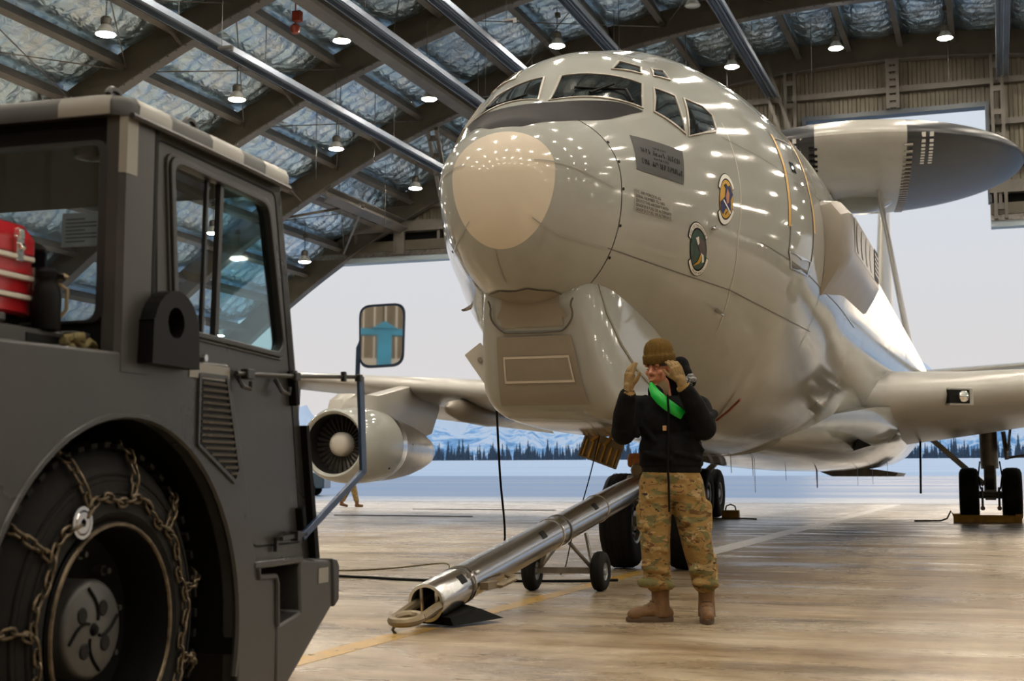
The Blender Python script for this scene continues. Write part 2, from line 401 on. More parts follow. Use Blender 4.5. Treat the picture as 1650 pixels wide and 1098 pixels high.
def obj(name, g, m, parent=None, smooth=35, loc=None, bevel=0.0, label=None, kind=None):
    me = bpy.data.meshes.new(name)
    me.from_pydata(g.v, [], g.f)
    me.materials.append(MT[m] if isinstance(m, str) else m)
    me.update()
    if smooth:
        me.shade_smooth()
        if smooth < 170: me.set_sharp_from_angle(angle=R_(smooth))
    o = bpy.data.objects.new(name, me)
    COL.objects.link(o)
    if parent is not None: o.parent = parent
    if loc is not None: o.location = loc
    if bevel:
        b = o.modifiers.new('bevel', 'BEVEL'); b.width = bevel; b.segments = 2; b.limit_method = 'ANGLE'; b.angle_limit = R_(40); b.harden_normals = False
    if label: o['label'] = label
    if kind: o['kind'] = kind
    return o
def thing(name, label, cat, loc=(0, 0, 0), rz=0.0, group=None):
    o = bpy.data.objects.new(name, None); COL.objects.link(o)
    o.empty_display_size = 0.2; o.location = loc; o.rotation_euler = (0, 0, rz)
    o['label'] = label; o['category'] = cat
    if group: o['group'] = group
    return o
def tag(o, label, cat, group=None):
    o['label'] = label; o['category'] = cat
    if group: o['group'] = group
    return o
def copy_tree(o, parent=None, loc=None):
    c = o.copy(); COL.objects.link(c)
    if parent is not None: c.parent = parent
    if loc is not None: c.location = loc
    for ch in list(o.children): copy_tree(ch, c)
    return c
def fuse(name, g, m, parent, voxel, it=6, factor=0.5, loc=None):
    """joins overlapping shapes into one continuous skin"""
    me = bpy.data.meshes.new(name); me.from_pydata(g.v, [], g.f); me.update()
    bm = bmesh.new(); bm.from_mesh(me); bmesh.ops.recalc_face_normals(bm, faces=bm.faces); bm.to_mesh(me); bm.free()
    o = bpy.data.objects.new(name, me); COL.objects.link(o)
    r = o.modifiers.new('r', 'REMESH'); r.mode = 'VOXEL'; r.voxel_size = voxel
    sm = o.modifiers.new('s', 'SMOOTH'); sm.iterations = it; sm.factor = factor
    dg = bpy.context.evaluated_depsgraph_get()
    me2 = bpy.data.meshes.new_from_object(o.evaluated_get(dg))
    o.modifiers.clear(); o.data = me2; bpy.data.meshes.remove(me)
    me2.name = name
    me2.materials.clear(); me2.materials.append(MT[m] if isinstance(m, str) else m)
    me2.shade_smooth()
    if parent is not None: o.parent = parent
    if loc is not None: o.location = loc
    return o
def text_mesh(body, size=1.0, spacing=1.0, bold=False):
    """flat letters as vertex/triangle lists"""
    c = bpy.data.curves.new('t', 'FONT'); c.body = body; c.size = size; c.resolution_u = 2; c.space_character = spacing
    c.offset = 0.012 if bold else 0.0
    o = bpy.data.objects.new('t', c); COL.objects.link(o)
    dg = bpy.context.evaluated_depsgraph_get()
    me = bpy.data.meshes.new_from_object(o.evaluated_get(dg))
    vs = [tuple(v.co) for v in me.vertices]; fs = [tuple(p.vertices) for p in me.polygons]
    bpy.data.objects.remove(o); bpy.data.curves.remove(c); bpy.data.meshes.remove(me)
    return vs, fs
# ================================================================== SETTING: hangar
XC, ZC, RA = -3.51, -25.63, 42.2            # axis and lower-flange radius of the arched roof
def arc(a, r, y): a = R_(a); return (XC + r * math.sin(a), y, ZC + r * math.cos(a))
RIBS = [-13.0, -6.6, -0.2, 6.2, 12.6, 19.0, 25.4, 31.8, 38.3, 44.95, 52.0]
YF = -16.0
def struct(name, g, m, parent=None, **k):
    o = obj(name, g, m, parent, **k)
    if parent is None: o['kind'] = 'structure'
    return o
g = G()
xs = np.linspace(-40, 34, 9); ys = np.linspace(YF - 2, 52, 9)
for i in range(8):
    for j in range(8): g.add([(xs[i], ys[j], 0), (xs[i + 1], ys[j], 0), (xs[i + 1], ys[j + 1], 0), (xs[i], ys[j + 1], 0)], [(0, 1, 2, 3)])
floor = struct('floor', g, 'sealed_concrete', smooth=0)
# worn guide line on the slab
g = G().b2((-3.50, 1.0, 0.0005), (-3.34, 14.6, 0.002))
obj('yellow_guide_line', g, 'line_yellow', floor, smooth=0)
g = G().b2((-3.66, 16.5, 0.0005), (-3.33, 51.5, 0.002))
obj('guide_line_sheen', g, 'line_sheen', floor, smooth=0)  # guide line carried on aft, floor sheen put in as near-white
g = G()
g.b2((-38, 51.85, 0.0005), (31, 51.92, 0.004)); g.b2((-38, 52.08, 0.0005), (31, 52.15, 0.004))
obj('door_rail', g, 'dark_steel', floor, smooth=0)
g = G().add([(-140, 52, 0), (110, 52, 0), (120, 66, 0), (-150, 66, 0)], [(0, 1, 2, 3)])
struct('apron', g, 'apron_concrete', smooth=0)
def strip(p, m, name, x0, x1):
    g = G(); n = 24
    for k in range(len(p) - 1):
        (ya, za), (yb, zb) = p[k], p[k + 1]
        wa, wb = 1 + (ya - 66) / 90, 1 + (yb - 66) / 90
        for i in range(n):
            t0, t1 = i / n, (i + 1) / n
            q = lambda t, w: (x0 + (x1 - x0) * t - 0.0) * w
            g.add([(q(t0, wa), ya, za), (q(t1, wa), ya, za), (q(t1, wb), yb, zb), (q(t0, wb), yb, zb)], [(0, 1, 2, 3)])
    return struct(name, g, m, smooth=60)
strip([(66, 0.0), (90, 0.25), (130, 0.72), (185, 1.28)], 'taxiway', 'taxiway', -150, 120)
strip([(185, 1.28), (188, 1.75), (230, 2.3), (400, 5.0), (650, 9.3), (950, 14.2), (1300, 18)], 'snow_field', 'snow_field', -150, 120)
# ceiling shell
g = G(); n = 104
rr = []
for y in (YF, 52.25):
    rr.append([arc(-52 + i, RA + 1.45, y) for i in range(n + 1)])
g.loft(rr, (False, False), False)
rr = []
for y in (YF, 52.25):
    rr.append([arc(-52 + i, RA + 1.50, y) for i in range(n + 1)])
g.loft(rr, (False, False), False)
ceil = struct('ceiling', g, 'wall_metal', smooth=60)
def ringrib(r0, r1, y0, y1, a0=-52, a1=52, st=1.3):
    g = G(); k = int(round((a1 - a0) / st)); rings = []
    for i in range(k + 1):
        a = a0 + (a1 - a0) * i / k
        rings.append([arc(a, r0, y0), arc(a, r0, y1), arc(a, r1, y1), arc(a, r1, y0)])
    return g.loft(rings)
for y in RIBS:
    rib = obj('arch_rib', ringrib(RA + 0.03, RA + 1.0, y - 0.03, y + 0.03), 'brown_steel', ceil)
    obj('flange', ringrib(RA, RA + 0.04, y - 0.19, y + 0.19), 'purlin_steel', rib)
    # rivet heads along the lower flange edge
    if 28 < y < 50:
        g = G()
        for a in np.arange(-33, 12, 0.42):
            p = arc(a, RA - 0.012, y - 0.15); g.box(p, (0.05, 0.05, 0.03))
        r2 = obj('rivet_row', g, 'purlin_steel', rib, smooth=0); r2['kind'] = 'stuff'
PA = [-1.75 + 2.52 * k for k in range(-19, 22)]
for a in PA:
    g = G()
    for (r0, r1, w) in ((RA + 0.52, RA + 0.56, 0.20), (RA + 0.56, RA + 0.95, 0.05)):
        rot = Matrix.Rotation(R_(a), 3, 'Y')
        c = arc(a, (r0 + r1) / 2, (YF + 52) / 2)
        g.box(c, (w, 52 - YF, r1 - r0), rot)
    obj('purlin', g, 'purlin_steel', ceil, smooth=0)
# quilted foil between purlins: one panel per bay and purlin gap
def quilt(w, L, seed, nu=16, nv=66):
    g = G(); rnd = random.Random(seed); off = rnd.random() * 50
    vs = []
    for j in range(nv + 1):
        for i in range(nu + 1):
            u = i / nu; v = j / nv
            x = (u - 0.5) * w; y = v * L
            sag = 0.20 * math.sin(math.pi * u) ** 0.7
            wob = mnoise.noise((x * 0.9 + off, y * 0.5, seed)) * 0.9
            q = abs(math.sin((y + wob * 0.55 + 0.25 * x) * math.pi / 0.60)) ** 0.5
            q2 = abs(math.sin((x + w / 2) * math.pi / (w / 2) + wob * 0.5)) ** 0.5
            wr = mnoise.noise((x * 2.6 + off, y * 5.2, seed * 1.7)) * 0.05
            edge = min(1, min(v, 1 - v) * 10)
            z = -sag - (0.135 * q * (0.6 + 0.4 * q2) + wr * 1.6) * math.sin(math.pi * u) ** 0.4 * edge
            vs.append((x, y, z))
    fs = []
    for j in range(nv):
        for i in range(nu):
            a = j * (nu + 1) + i; fs.append((a, a + nu + 1, a + nu + 2, a + 1))
    return g.add(vs, fs)
WP = 2 * (RA + 1.15) * math.tan(R_(1.26))
qm = []
BAYS = [(RIBS[i], RIBS[i + 1]) for i in range(len(RIBS) - 1)]
for sd_ in range(5):
    g = quilt(WP, 6.6, sd_ + 3)
    me = bpy.data.meshes.new('insulation_panel'); me.from_pydata(g.v, [], g.f); me.materials.append(MT['insulation_foil']); me.shade_smooth(); qm.append(me)
cnt = 0
rest = G()
for bi, (y0, y1) in enumerate(BAYS):
    for k in range(len(PA) - 1):
        a = PA[k] + 1.26
        if y0 > 18 and -42 < a < 16:
            o = bpy.data.objects.new('insulation_panel', qm[(bi * 7 + k * 3) % 5]); COL.objects.link(o); o.parent = ceil
            o.location = arc(a, RA + 1.15, y0); o.rotation_euler = (0, R_(a), 0); o.scale = (1, (y1 - y0) / 6.6, 1)
            cnt += 1
        else:
            n1 = 12
            for i in range(3):
                for j in range(n1):
                    P = []
                    for (di, dj) in ((0, 0), (0, 1), (1, 1), (1, 0)):
                        u = (i + di) / 3; v = (j + dj) / n1
                        P.append(arc(PA[k] + 2.52 * u, RA + 1.13 - 0.18 * math.sin(math.pi * u) - 0.05 * math.sin(v * 40 + k), y0 + (y1 - y0) * v))
                    rest.add(P, [(0, 1, 2, 3)])
o = obj('insulation_blanket', rest, 'insulation_foil', ceil); o['kind'] = 'stuff'
# cross bracing rods and knee braces
rods = [(8, -27, -21.8), (8, -16.8, -9.2), (7, -27, -21.8), (7, -19.3, -14.3), (9, -24.4, -21.8), (9, -31.9, -26.9), (9, -19.3, -11.8), (6, -29.4, -26.9), (6, -26.9, -21.8), (8, -9.2, -4.2), (7, -11.8, -6.7)]
for bi, a0, a1 in rods:
    y0, y1 = BAYS[bi]
    for s in (0, 1):
        g = G().cyl(arc(a0, RA + 0.42, y0 if s else y1), arc(a1, RA + 0.42, y1 if s else y0), 0.018, n=6)
        obj('brace_rod', g, 'dark_steel', ceil)
for y in RIBS[5:10]:
    for a in (-24.4, -19.3, -11.8, -29.4):
        g = G().beam(arc(a + 0.05, RA + 0.55, y - 0.62), arc(a + 0.05, RA + 0.05, y - 0.08), 0.06, 0.06)
        obj('knee_brace', g, 'purlin_steel', ceil, smooth=0)
# wide runway beam below the ribs and the diagonal struts down to the door header
g = G(); a = -19.25; rot = Matrix.Rotation(R_(a), 3, 'Y')
g.box(arc(a, RA - 0.05, 26), (0.34, 50, 0.04), rot); g.box(arc(a, RA - 0.27, 26), (0.05, 50, 0.44), rot); g.box(arc(a, RA - 0.50, 26), (0.34, 50, 0.04), rot)
obj('runway_beam', g, 'purlin_steel', ceil, smooth=0)
g = G(); a = -28.0; rot = Matrix.Rotation(R_(a), 3, 'Y')
g.box(arc(a, RA - 0.02, 48.6), (0.5, 7.4, 0.05), rot); g.box(arc(a, RA - 0.2, 48.6), (0.06, 7.4, 0.36), rot); g.box(arc(a, RA - 0.38, 48.6), (0.4, 7.4, 0.05), rot)
obj('eave_beam', g, 'purlin_steel', ceil, smooth=0)
def laced(p0, p1, gap, w, nb, parent, m='purlin_steel'):
    g = G(); p0, p1 = Vector(p0), Vector(p1); ox = Vector((gap / 2, 0, 0))
    g.beam(p0 - ox, p1 - ox, w, w); g.beam(p0 + ox, p1 + ox, w, w)
    for i in range(nb):
        t = (i + 0.5) / nb; c = p0.lerp(p1, t); g.box(c, (gap, w * 0.7, w * 1.6))
    return obj('laced_column', g, m, parent, smooth=0)
laced(arc(-21.6, RA, 45.0), (-20.9, 51.7, 10.6), 0.34, 0.13, 7, ceil)
for (p, q) in ((arc(-31.6, RA + 0.4, 45.1), arc(-27.6, RA - 0.3, 47.2)), (arc(-27.6, RA - 0.3, 47.4), arc(-31.9, RA + 0.3, 51.8))):
    obj('diagonal_brace', G().beam(p, q, 0.09, 0.09), 'purlin_steel', ceil, smooth=0)

# ---- end wall with the tall tail slot in its door opening
ZH, ZS, SX0, SX1 = 10.15, 14.70, -6.5, 0.0
def wz(x): return ZC + math.sqrt((RA + 1.3) ** 2 - (x - XC) ** 2)
g = G(); per = 0.32; xw = -30.2
prof = [(0, 0), (0.10, 0), (0.13, 0.05), (0.27, 0.05), (0.30, 0)]
pts = []
while xw < 23.5:
    for dx, dy in prof[:-1]: pts.append((xw + dx, dy))
    xw += per
for i in range(len(pts) - 1):
    (xa, ya), (xb, yb) = pts[i], pts[i + 1]
    xm = (xa + xb) / 2
    z0 = ZS if SX0 < xm < SX1 else ZH + 1.2
    if wz(xm) <= z0: continue
    g.add([(xa, 52.35 + ya, z0), (xb, 52.35 + yb, z0), (xb, 52.35 + yb, wz(xb)), (xa, 52.35 + ya, wz(xa))], [(0, 1, 2, 3)])
wall = struct('wall_back', g, 'wall_metal', smooth=0)
for z in (15.5, 13.95, 12.4):
    hx = math.sqrt(max(1, (RA + 0.9) ** 2 - (z - ZC) ** 2))
    segs = [(XC - hx, XC + hx)] if z > ZS else [(XC - hx, SX0 - 0.1), (SX1 + 0.1, XC + hx)]
    for x0, x1 in segs:
        obj('girt', G().b2((x0, 52.08, z - 0.11), (x1, 52.32, z + 0.11)), 'purlin_steel', wall, smooth=0)
for x, z0 in ((-7.05, 10.3), (-3.25, 14.7), (0.42, 10.3), (3.9, 10.3), (-11.5, 10.3), (-15.6, 10.3), (-19.6, 10.3), (-23.4, 10.3), (8, 10.3), (12, 10.3)):
    zt = ZC + math.sqrt((RA + 0.05) ** 2 - (x - XC) ** 2)
    laced((x, 51.85, z0), (x, 51.85, zt), 0.36, 0.12, 7, wall)
obj('diagonal_brace', G().beam((-8.3, 51.6, 16.9), (-6.6, 51.6, 11.5), 0.16, 0.12), 'purlin_steel', wall, smooth=0)
obj('diagonal_brace', G().beam((-7.9, 51.6, 16.9), (-6.2, 51.6, 11.5), 0.12, 0.12), 'purlin_steel', wall, smooth=0)
MM('slot_blue', (0.05, 0.065, 0.085), 0.4)
MM('header_pale', (0.27, 0.33, 0.38), 0.4)
obj('slot_frame', G().b2((SX0, 51.95, ZS - 0.18), (SX1, 52.5, ZS)).b2((SX1 - 0.02, 51.95, ZH + 0.8), (SX1 + 0.12, 52.5, ZS)).b2((SX0 - 0.12, 51.95, ZH + 0.8), (SX0 + 0.02, 52.5, ZS)), 'slot_blue', wall, smooth=0)
for x0, x1 in ((-29.6, SX0 - 0.05), (SX1 + 0.05, 22.5)):
    obj('upper_header', G().b2((x0, 51.8, ZH + 1.1), (x1, 52.3, ZH + 1.55)), 'purlin_steel', wall, smooth=0)
    obj('header_shadow_gap', G().b2((x0, 52.2, ZH + 0.72), (x1, 52.4, ZH + 1.1)), 'truck_dark', wall, smooth=0)
    obj('lower_header', G().b2((x0, 51.9, ZH + 0.32), (x1, 52.4, ZH + 0.74)), 'brown_steel', wall, smooth=0)
    obj('door_track', G().b2((x0, 51.95, ZH + 0.10), (x1, 52.5, ZH + 0.32)), 'dark_steel', wall, smooth=0)
    obj('drip_edge', G().b2((x0, 52.0, ZH - 0.12), (x1, 52.55, ZH + 0.10)), 'header_pale', wall, smooth=0)
    g = G()
    for x in np.arange(x0 + 0.3, x1, 1.9): g.b2((x, 51.9, ZH + 0.7), (x + 0.12, 52.3, ZH + 1.12))
    o = obj('track_hanger', g, 'purlin_steel', wall, smooth=0); o['kind'] = 'stuff'

# ---- closed wall behind the camera, low side walls
g = G(); xw = -39.0
while xw < 32:
    for (dx, dy), (ex, ey) in zip([(0, 0), (0.5, 0), (0.56, 0.12), (0.94, 0.12)], [(0.5, 0), (0.56, 0.12), (0.94, 0.12), (1.0, 0)]):
        xa, xb = xw + dx, xw + ex
        f = lambda x: ZC + math.sqrt(max(0, (RA + 1.45) ** 2 - (x - XC) ** 2))
        g.add([(xa, YF + dy, 0), (xb, YF + ey, 0), (xb, YF + ey, max(0.1, f(xb))), (xa, YF + dy, max(0.1, f(xa)))], [(0, 1, 2, 3)])
    xw += 1.0
MM('front_wall_paint', (0.20, 0.165, 0.115), 0.5, 0, var=0.15, vscale=0.6)
wf = struct('wall_front', g, 'front_wall_paint', smooth=0)
g = G()
for x in np.arange(-9, 7, 0.21): g.b2((x, YF + 0.13, 0.3), (x + 0.035, YF + 0.17, 9))
g.b2((-9, YF + 0.13, 4.12), (7, YF + 0.2, 4.26))
o = obj('wall_stud', g, 'placard', wf, smooth=0); o['kind'] = 'stuff'
for nm, x in (('wall_left', XC - (RA + 1.5) * math.sin(R_(52))), ('wall_right', XC + (RA + 1.5) * math.sin(R_(52)))):
    struct(nm, G().b2((x - 0.1, YF, 0), (x + 0.1, 52.2, ZC + (RA + 1.5) * math.cos(R_(52)) + 0.4)), 'wall_metal', smooth=0)

# ---- overhead steel channels hung under the ribs, along the hangar
RAILS = [(-22.5, 'leftmost'), (-17.9, ''), (-15.1, ''), (-11.05, ''), (-5.72, ''), (5.74, '')]
RL = ['long galvanised channel over the tug cab, running down to the jet nose',
      'galvanised channel hung beside the wide brown runway beam',
      'galvanised channel hung just right of the runway beam, ending behind the left windshield',
      'galvanised channel hung over the jet crown, hidden below by the cockpit roof',
      'galvanised channel hung over the fuselage, its far end above the black radar dome',
      'galvanised channel hung at the right edge, straight above the dome rim']
for (a, _), lb in zip(RAILS, RL):
    o_ = arc(a, RA - 1.0, 3.0)
    t = thing('overhead_channel', lb, 'rail', o_, 0, 'steel channels hung under the hangar roof')
    L = 48.4
    obj('web', G().b2((-0.2, 0, 0.10), (0.2, L, 0.115)), 'galvanised', t, smooth=0)
    for s in (-1, 1):
        obj('side_lip', G().b2((s * 0.2 - 0.012, 0, -0.04), (s * 0.2 + 0.012, L, 0.12)), 'galvanised', t, smooth=0)
    obj('conduit', G().cyl((0.03, 0, 0.05), (0.03, L, 0.05), 0.03, n=8), 'galvanised', t)
    obj('cable_tray', G().b2((-0.12, 0, 0.06), (-0.06, L, 0.10)), 'slot_blue', t, smooth=0)
    for y in np.arange(4, L, 4.4):
        zt = arc(a, RA + 0.5, 0)[2] - o_[2]
        obj('hanger_wire', G().cyl((0, y, 0.11), (0, y, zt), 0.012, n=5), 'wire', t)

# ---- high-bay lamps: one in the middle of every bay along each row
LX = [-33.5, -30.0, -26.07, -21.23, -17.75, -13.2, -8.68, -4.95, -1.24, 2.6, 6.4, 10.6, 15.0, 19.2, 23.4, 26.6]
lamp0 = None
VIS = {(7, -21.23): 'round high-bay lamp hanging by a chain nearest above the tug cab roof',
       (7, -17.75): 'high-bay lamp with clear glass bell, bulb seen lit, between the two left roof ribs',
       (8, -17.75): 'high-bay lamp with red fittings hanging under the wide runway beam',
       (9, -21.23): 'small high-bay lamp beside the laced diagonal strut left of the jet nose',
       (9, -26.07): 'lowest high-bay lamp, hanging at the right edge of the tug cab above the open door',
       (9, -8.68): 'high-bay lamp right above the fuselage, beside the steel channel end',
       (8, -8.68): 'unlit looking high-bay lamp at the top edge above the cockpit',
       (9, -4.95): 'high-bay lamp under the far roof above the white stripe of the radar dome',
       (9, -1.24): 'high-bay lamp under the far roof with a cord hanging past it, nearest the right channel'}
for bi, (y0, y1) in enumerate(BAYS):
    ym = (y0 + y1) / 2 + 0.08
    for x in LX:
        if abs(x - XC) > 31: continue
        if bi < 5 and x < -24: continue
        zl = ZC + math.sqrt((RA - 0.35) ** 2 - (x - XC) ** 2)
        if lamp0 is None:
            t = thing('high_bay_lamp', '', 'lamp', (x, ym, zl), 0, 'high-bay lamps of the hangar roof')
            obj('lamp_disc', G().lathe([(0.0, 0.035), (0.24, 0.03), (0.24, 0.0), (0.20, -0.02), (0.0, -0.03)], (0, 0, 0), n=20), 'lamp_on', t)
            obj('reflector', G().lathe([(0.255, 0.0), (0.262, 0.02), (0.24, 0.07), (0.17, 0.19), (0.12, 0.25), (0.11, 0.25), (0.16, 0.18), (0.23, 0.06), (0.245, 0.035)], (0, 0, 0), n=20), 'lamp_glass', t)
            obj('ballast_housing', G().lathe([(0.001, 0.25), (0.13, 0.25), (0.14, 0.29), (0.14, 0.42), (0.10, 0.47), (0.001, 0.47)], (0, 0, 0), n=16), 'lamp_housing', t)
            g = G()
            for q in range(7): 
                ax = (1, 0, 0) if q % 2 else (0, 1, 0)
                pts_ = [Vector((0, 0, 0.50 + q * 0.075)) + Vector((math.cos(w) * 0.02, 0, math.sin(w) * 0.05)) if q % 2 else Vector((0, 0, 0.50 + q * 0.075)) + Vector((0, math.cos(w) * 0.02, math.sin(w) * 0.05)) for w in np.linspace(0, 2 * math.pi, 9)[:-1]]
                g.tube(pts_, 0.008, 5, True)
            obj('chain', g, 'lamp_housing', t)
            obj('junction_box', G().box((0.02, 0, 1.05), (0.16, 0.14, 0.16)).cyl((0, 0, 1.1), (0, 0, 1.45), 0.02, n=6), 'lamp_housing', t, bevel=0.01)
            lamp0 = t
        else:
            t = copy_tree(lamp0, None, (x, ym, zl))
        if (bi, x) in VIS: t['label'] = VIS[(bi, x)]
        elif y0 > 25: t['label'] = 'high-bay lamp over the far half of the hangar, behind the aircraft or above the frame'
        else: t['label'] = 'high-bay lamp over the near half of the hangar, above the frame'
        if (bi, x) == (8, -8.68):
            for ch in t.children:
                if ch.name.startswith('lamp_disc'):
                    me = ch.data.copy(); me.materials.clear(); me.materials.append(MT['lamp_glass']); ch.data = me
        if (bi, x) == (8, -17.75):
            for ch in t.children:
                if ch.name.startswith('junction') or ch.name.startswith('ballast'):
                    me = ch.data.copy(); me.materials.clear(); me.materials.append(MT['red_fixture']); ch.data = me
# ---- alarm bell with red box near the top
t = thing('alarm_beacon', 'red alarm beacon hanging in the roof at the top left of the runway beam', 'alarm', arc(-20.6, RA - 0.35, 33.2))
obj('beacon_body', G().lathe([(0.001, -0.16), (0.10, -0.14), (0.14, -0.02), (0.14, 0.06), (0.08, 0.12), (0.001, 0.12)], (0, 0, 0), n=14), 'red_fixture', t)
obj('beacon_box', G().box((0.06, 0, 0.34), (0.26, 0.2, 0.3)), 'red_fixture', t, bevel=0.02)
obj('beacon_stem', G().cyl((0, 0, 0.1), (0, 0, 1.0), 0.02, n=6), 'red_fixture', t)
# ---- loose droppers: cords, rods and a spray nozzle arm
def dropper(a, r0, y, ln, lb, rad=0.012, hook=False):
    p = arc(a, RA + r0, y); g = G().cyl((0, 0, 0), (0, 0, -ln), rad, n=6)
    if hook: g.box((0.12, 0, -ln), (0.42, 0.10, 0.07)); g.box((0.28, 0, -ln - 0.05), (0.12, 0.08, 0.12))
    o = obj('roof_dropper', g, 'wire', None, loc=p); tag(o, lb, 'wire'); return o
dropper(-21.2, 0.6, 30.6, 2.0, 'thin rod with dark nozzle hanging from the roof over the tug cab', hook=True)
dropper(-16.0, 0.6, 40.6, 2.2, 'thin rod with dark nozzle hanging just left of the cockpit roof', hook=True)
dropper(-13.2, 0.6, 37.0, 1.6, 'rod with dark nozzle hanging at the top above the left windshield', hook=True)
dropper(3.1, 0.5, 50.2, 1.9, 'straight cord hanging past the rightmost high-bay lamp', 0.02)
dropper(-7.4, 0.6, 49.4, 2.6, 'thin rod with nozzle hanging beside the channel end over the fuselage', hook=True)
for i, (a, y) in enumerate(((-24.6, 40.5), (-22.2, 41.6), (-25.6, 47.5), (-19.0, 47.0), (-10.3, 42), (-8.2, 45), (-3.0, 48))):
    t_ = dropper(a, 0.7, y, 2.4, 'hair-thin dropper wire hanging from the foil roof'); t_['group'] = 'thin dropper wires'

# ---- blue steel post standing by the front wall (seen in the tug mirror)
t = thing('blue_steel_post', 'blue painted steel post with arms, seen only in the tug mirror', 'post', (-1.08, YF + 1.2, 0))
obj('post_column', G().b2((-0.13, -0.1, 0), (0.13, 0.1, 4.6)), 'blue_paint', t, smooth=0)
obj('cross_arm', G().b2((-1.6, -0.08, 4.54), (1.2, 0.08, 4.66)), 'blue_paint', t, smooth=0)
obj('gusset', G().prism([(-0.24, 4.66), (0.24, 4.66), (0, 4.80)], lambda a, b, c: (a, c, b), -0.1, 0.1), 'blue_paint', t, smooth=0)
# ================================================================== AIRCRAFT
SKN = [0, .04, .12, .3, .6, 1.0, 1.5, 2.0, 2.6, 3.2, 4.0, 5.0, 6.5, 8.5, 30., 34., 38., 42., 44.6]
FT = dict(
 top=[3.14, 3.316, 3.434, 3.598, 3.742, 3.942, 4.309, 4.636, 4.834, 5.009, 5.108, 5.191, 5.255, 5.254, 5.251, 5.24, 5.17, 5.02, 4.75],
 bot=[3.14, 2.88, 2.693, 2.49, 2.334, 2.225, 2.145, 2.06, 1.87, 1.676, 1.471, 1.352, 1.266, 1.228, 1.215, 1.55, 2.3, 3.2, 3.9],
 hw=[0.0, 0.185, 0.329, 0.529, 0.68, 0.824, 1.029, 1.216, 1.394, 1.577, 1.754, 1.831, 1.894, 1.89, 1.88, 1.80, 1.45, 0.85, 0.3],
 zc=[3.14, 3.158, 3.171, 3.19, 3.21, 3.23, 3.251, 3.268, 3.286, 3.301, 3.32, 3.342, 3.37, 3.37, 3.37, 3.42, 3.65, 4.05, 4.33])
def pchip(xk, yk):
    xk = np.asarray(xk, float); yk = np.asarray(yk, float); h = np.diff(xk); d = np.diff(yk) / h; m = np.zeros_like(yk); m[0] = d[0]; m[-1] = d[-1]
    for i in range(1, len(xk) - 1):
        if d[i - 1] * d[i] > 0:
            w1 = 2 * h[i] + h[i - 1]; w2 = h[i] + 2 * h[i - 1]; m[i] = (w1 + w2) / (w1 / d[i - 1] + w2 / d[i])
    def f(x):
        i = int(min(max(np.searchsorted(xk, x) - 1, 0), len(h) - 1)); t = (x - xk[i]) / h[i]
        return (2 * t**3 - 3 * t**2 + 1) * yk[i] + (t**3 - 2 * t**2 + t) * h[i] * m[i] + (-2 * t**3 + 3 * t**2) * yk[i + 1] + (t**3 - t**2) * h[i] * m[i + 1]
    return f
_q = np.sqrt(np.array(SKN))
FF = {k: pchip(_q, v) for k, v in FT.items()}
def sec(s):
    q = math.sqrt(max(s, 0)); return FF['top'](q), FF['bot'](q), FF['hw'](q), FF['zc'](q)
def FS(s, th):
    t, b, h, z = sec(s); a = R_(th); c = math.cos(a)
    return Vector((h * math.sin(a), s, z + (t - z if c > 0 else z - b) * c))
def NS(s, th):
    e = 0.02; du = FS(s + e, th) - FS(max(1e-4, s - e), th); dv = FS(s, th + 0.6) - FS(s, th - 0.6)
    n = dv.cross(du)
    n.normalize()
    p = FS(s, th); c = Vector((0, s + 1.0, sec(s)[3]))
    return n if n.dot(p - c) > 0 else -n
def inv(P):
    t, b, h, z = sec(P[1]); dz = P[2] - z; hh = t - z if dz > 0 else z - b
    return P[1], math.degrees(math.atan2(P[0] / max(h, 1e-4), dz / max(hh, 1e-4)))
def onskin(P, off=0.004):
    s, th = inv(P); return FS(s, th) + NS(s, th) * off
plane = thing('jet_aircraft', 'large grey four-engined jet with black radar dome, nose facing into the hangar', 'aircraft', (-3.374, 9.155, 0), 0.0073)
def ssplit(th):
    s = 0.8
    for _ in range(30): s = 0.789 - 0.16 * (FS(max(s, 0.01), th)[2] - 3.1)
    return s
NT = 96
ths = [360.0 * j / NT for j in range(NT)]
# cream dielectric cap
g = G(); rings = [[FS(0.175 * (i / 14) ** 2, th) for th in ths] for i in range(1, 15)]
g.loft(rings, (True, False)); cap_ = obj('radome_cap', g, 'radome_cream', plane, smooth=180, label='cream rounded radome cap at the tip of the nose')
g = G(); g.loft([[FS(0.175 + (ssplit(th) - 0.006 - 0.175) * (i / 22) ** 1.5, th) for th in ths] for i in range(23)], (False, False))
radome = obj('radome', g, 'aircraft_grey', plane, smooth=180)
g = G(); g.loft([[FS(ssplit(th) - 0.007, th) - NS(ssplit(th), th) * 0.006 for th in ths], [FS(ssplit(th) + 0.007, th) - NS(ssplit(th), th) * 0.006 for th in ths]], (False, False))
obj('radome_seam', g, 'seam', plane, smooth=180)
sl = [0.0] + [((i / 46) ** 1.6) for i in range(1, 47)]
g = G(); g.loft([[FS(ssplit(th) + 0.006 + (9.0 - ssplit(th)) * q, th) for th in ths] for q in sl] + [[FS(s, th) for th in ths] for s in (10, 12, 15, 18, 22, 26, 30, 31, 32, 33, 34, 35, 36, 37, 38, 39, 40, 41, 42, 43, 44, 44.6)], (False, True))
fus = obj('fuselage', g, 'aircraft_grey', plane, smooth=180)

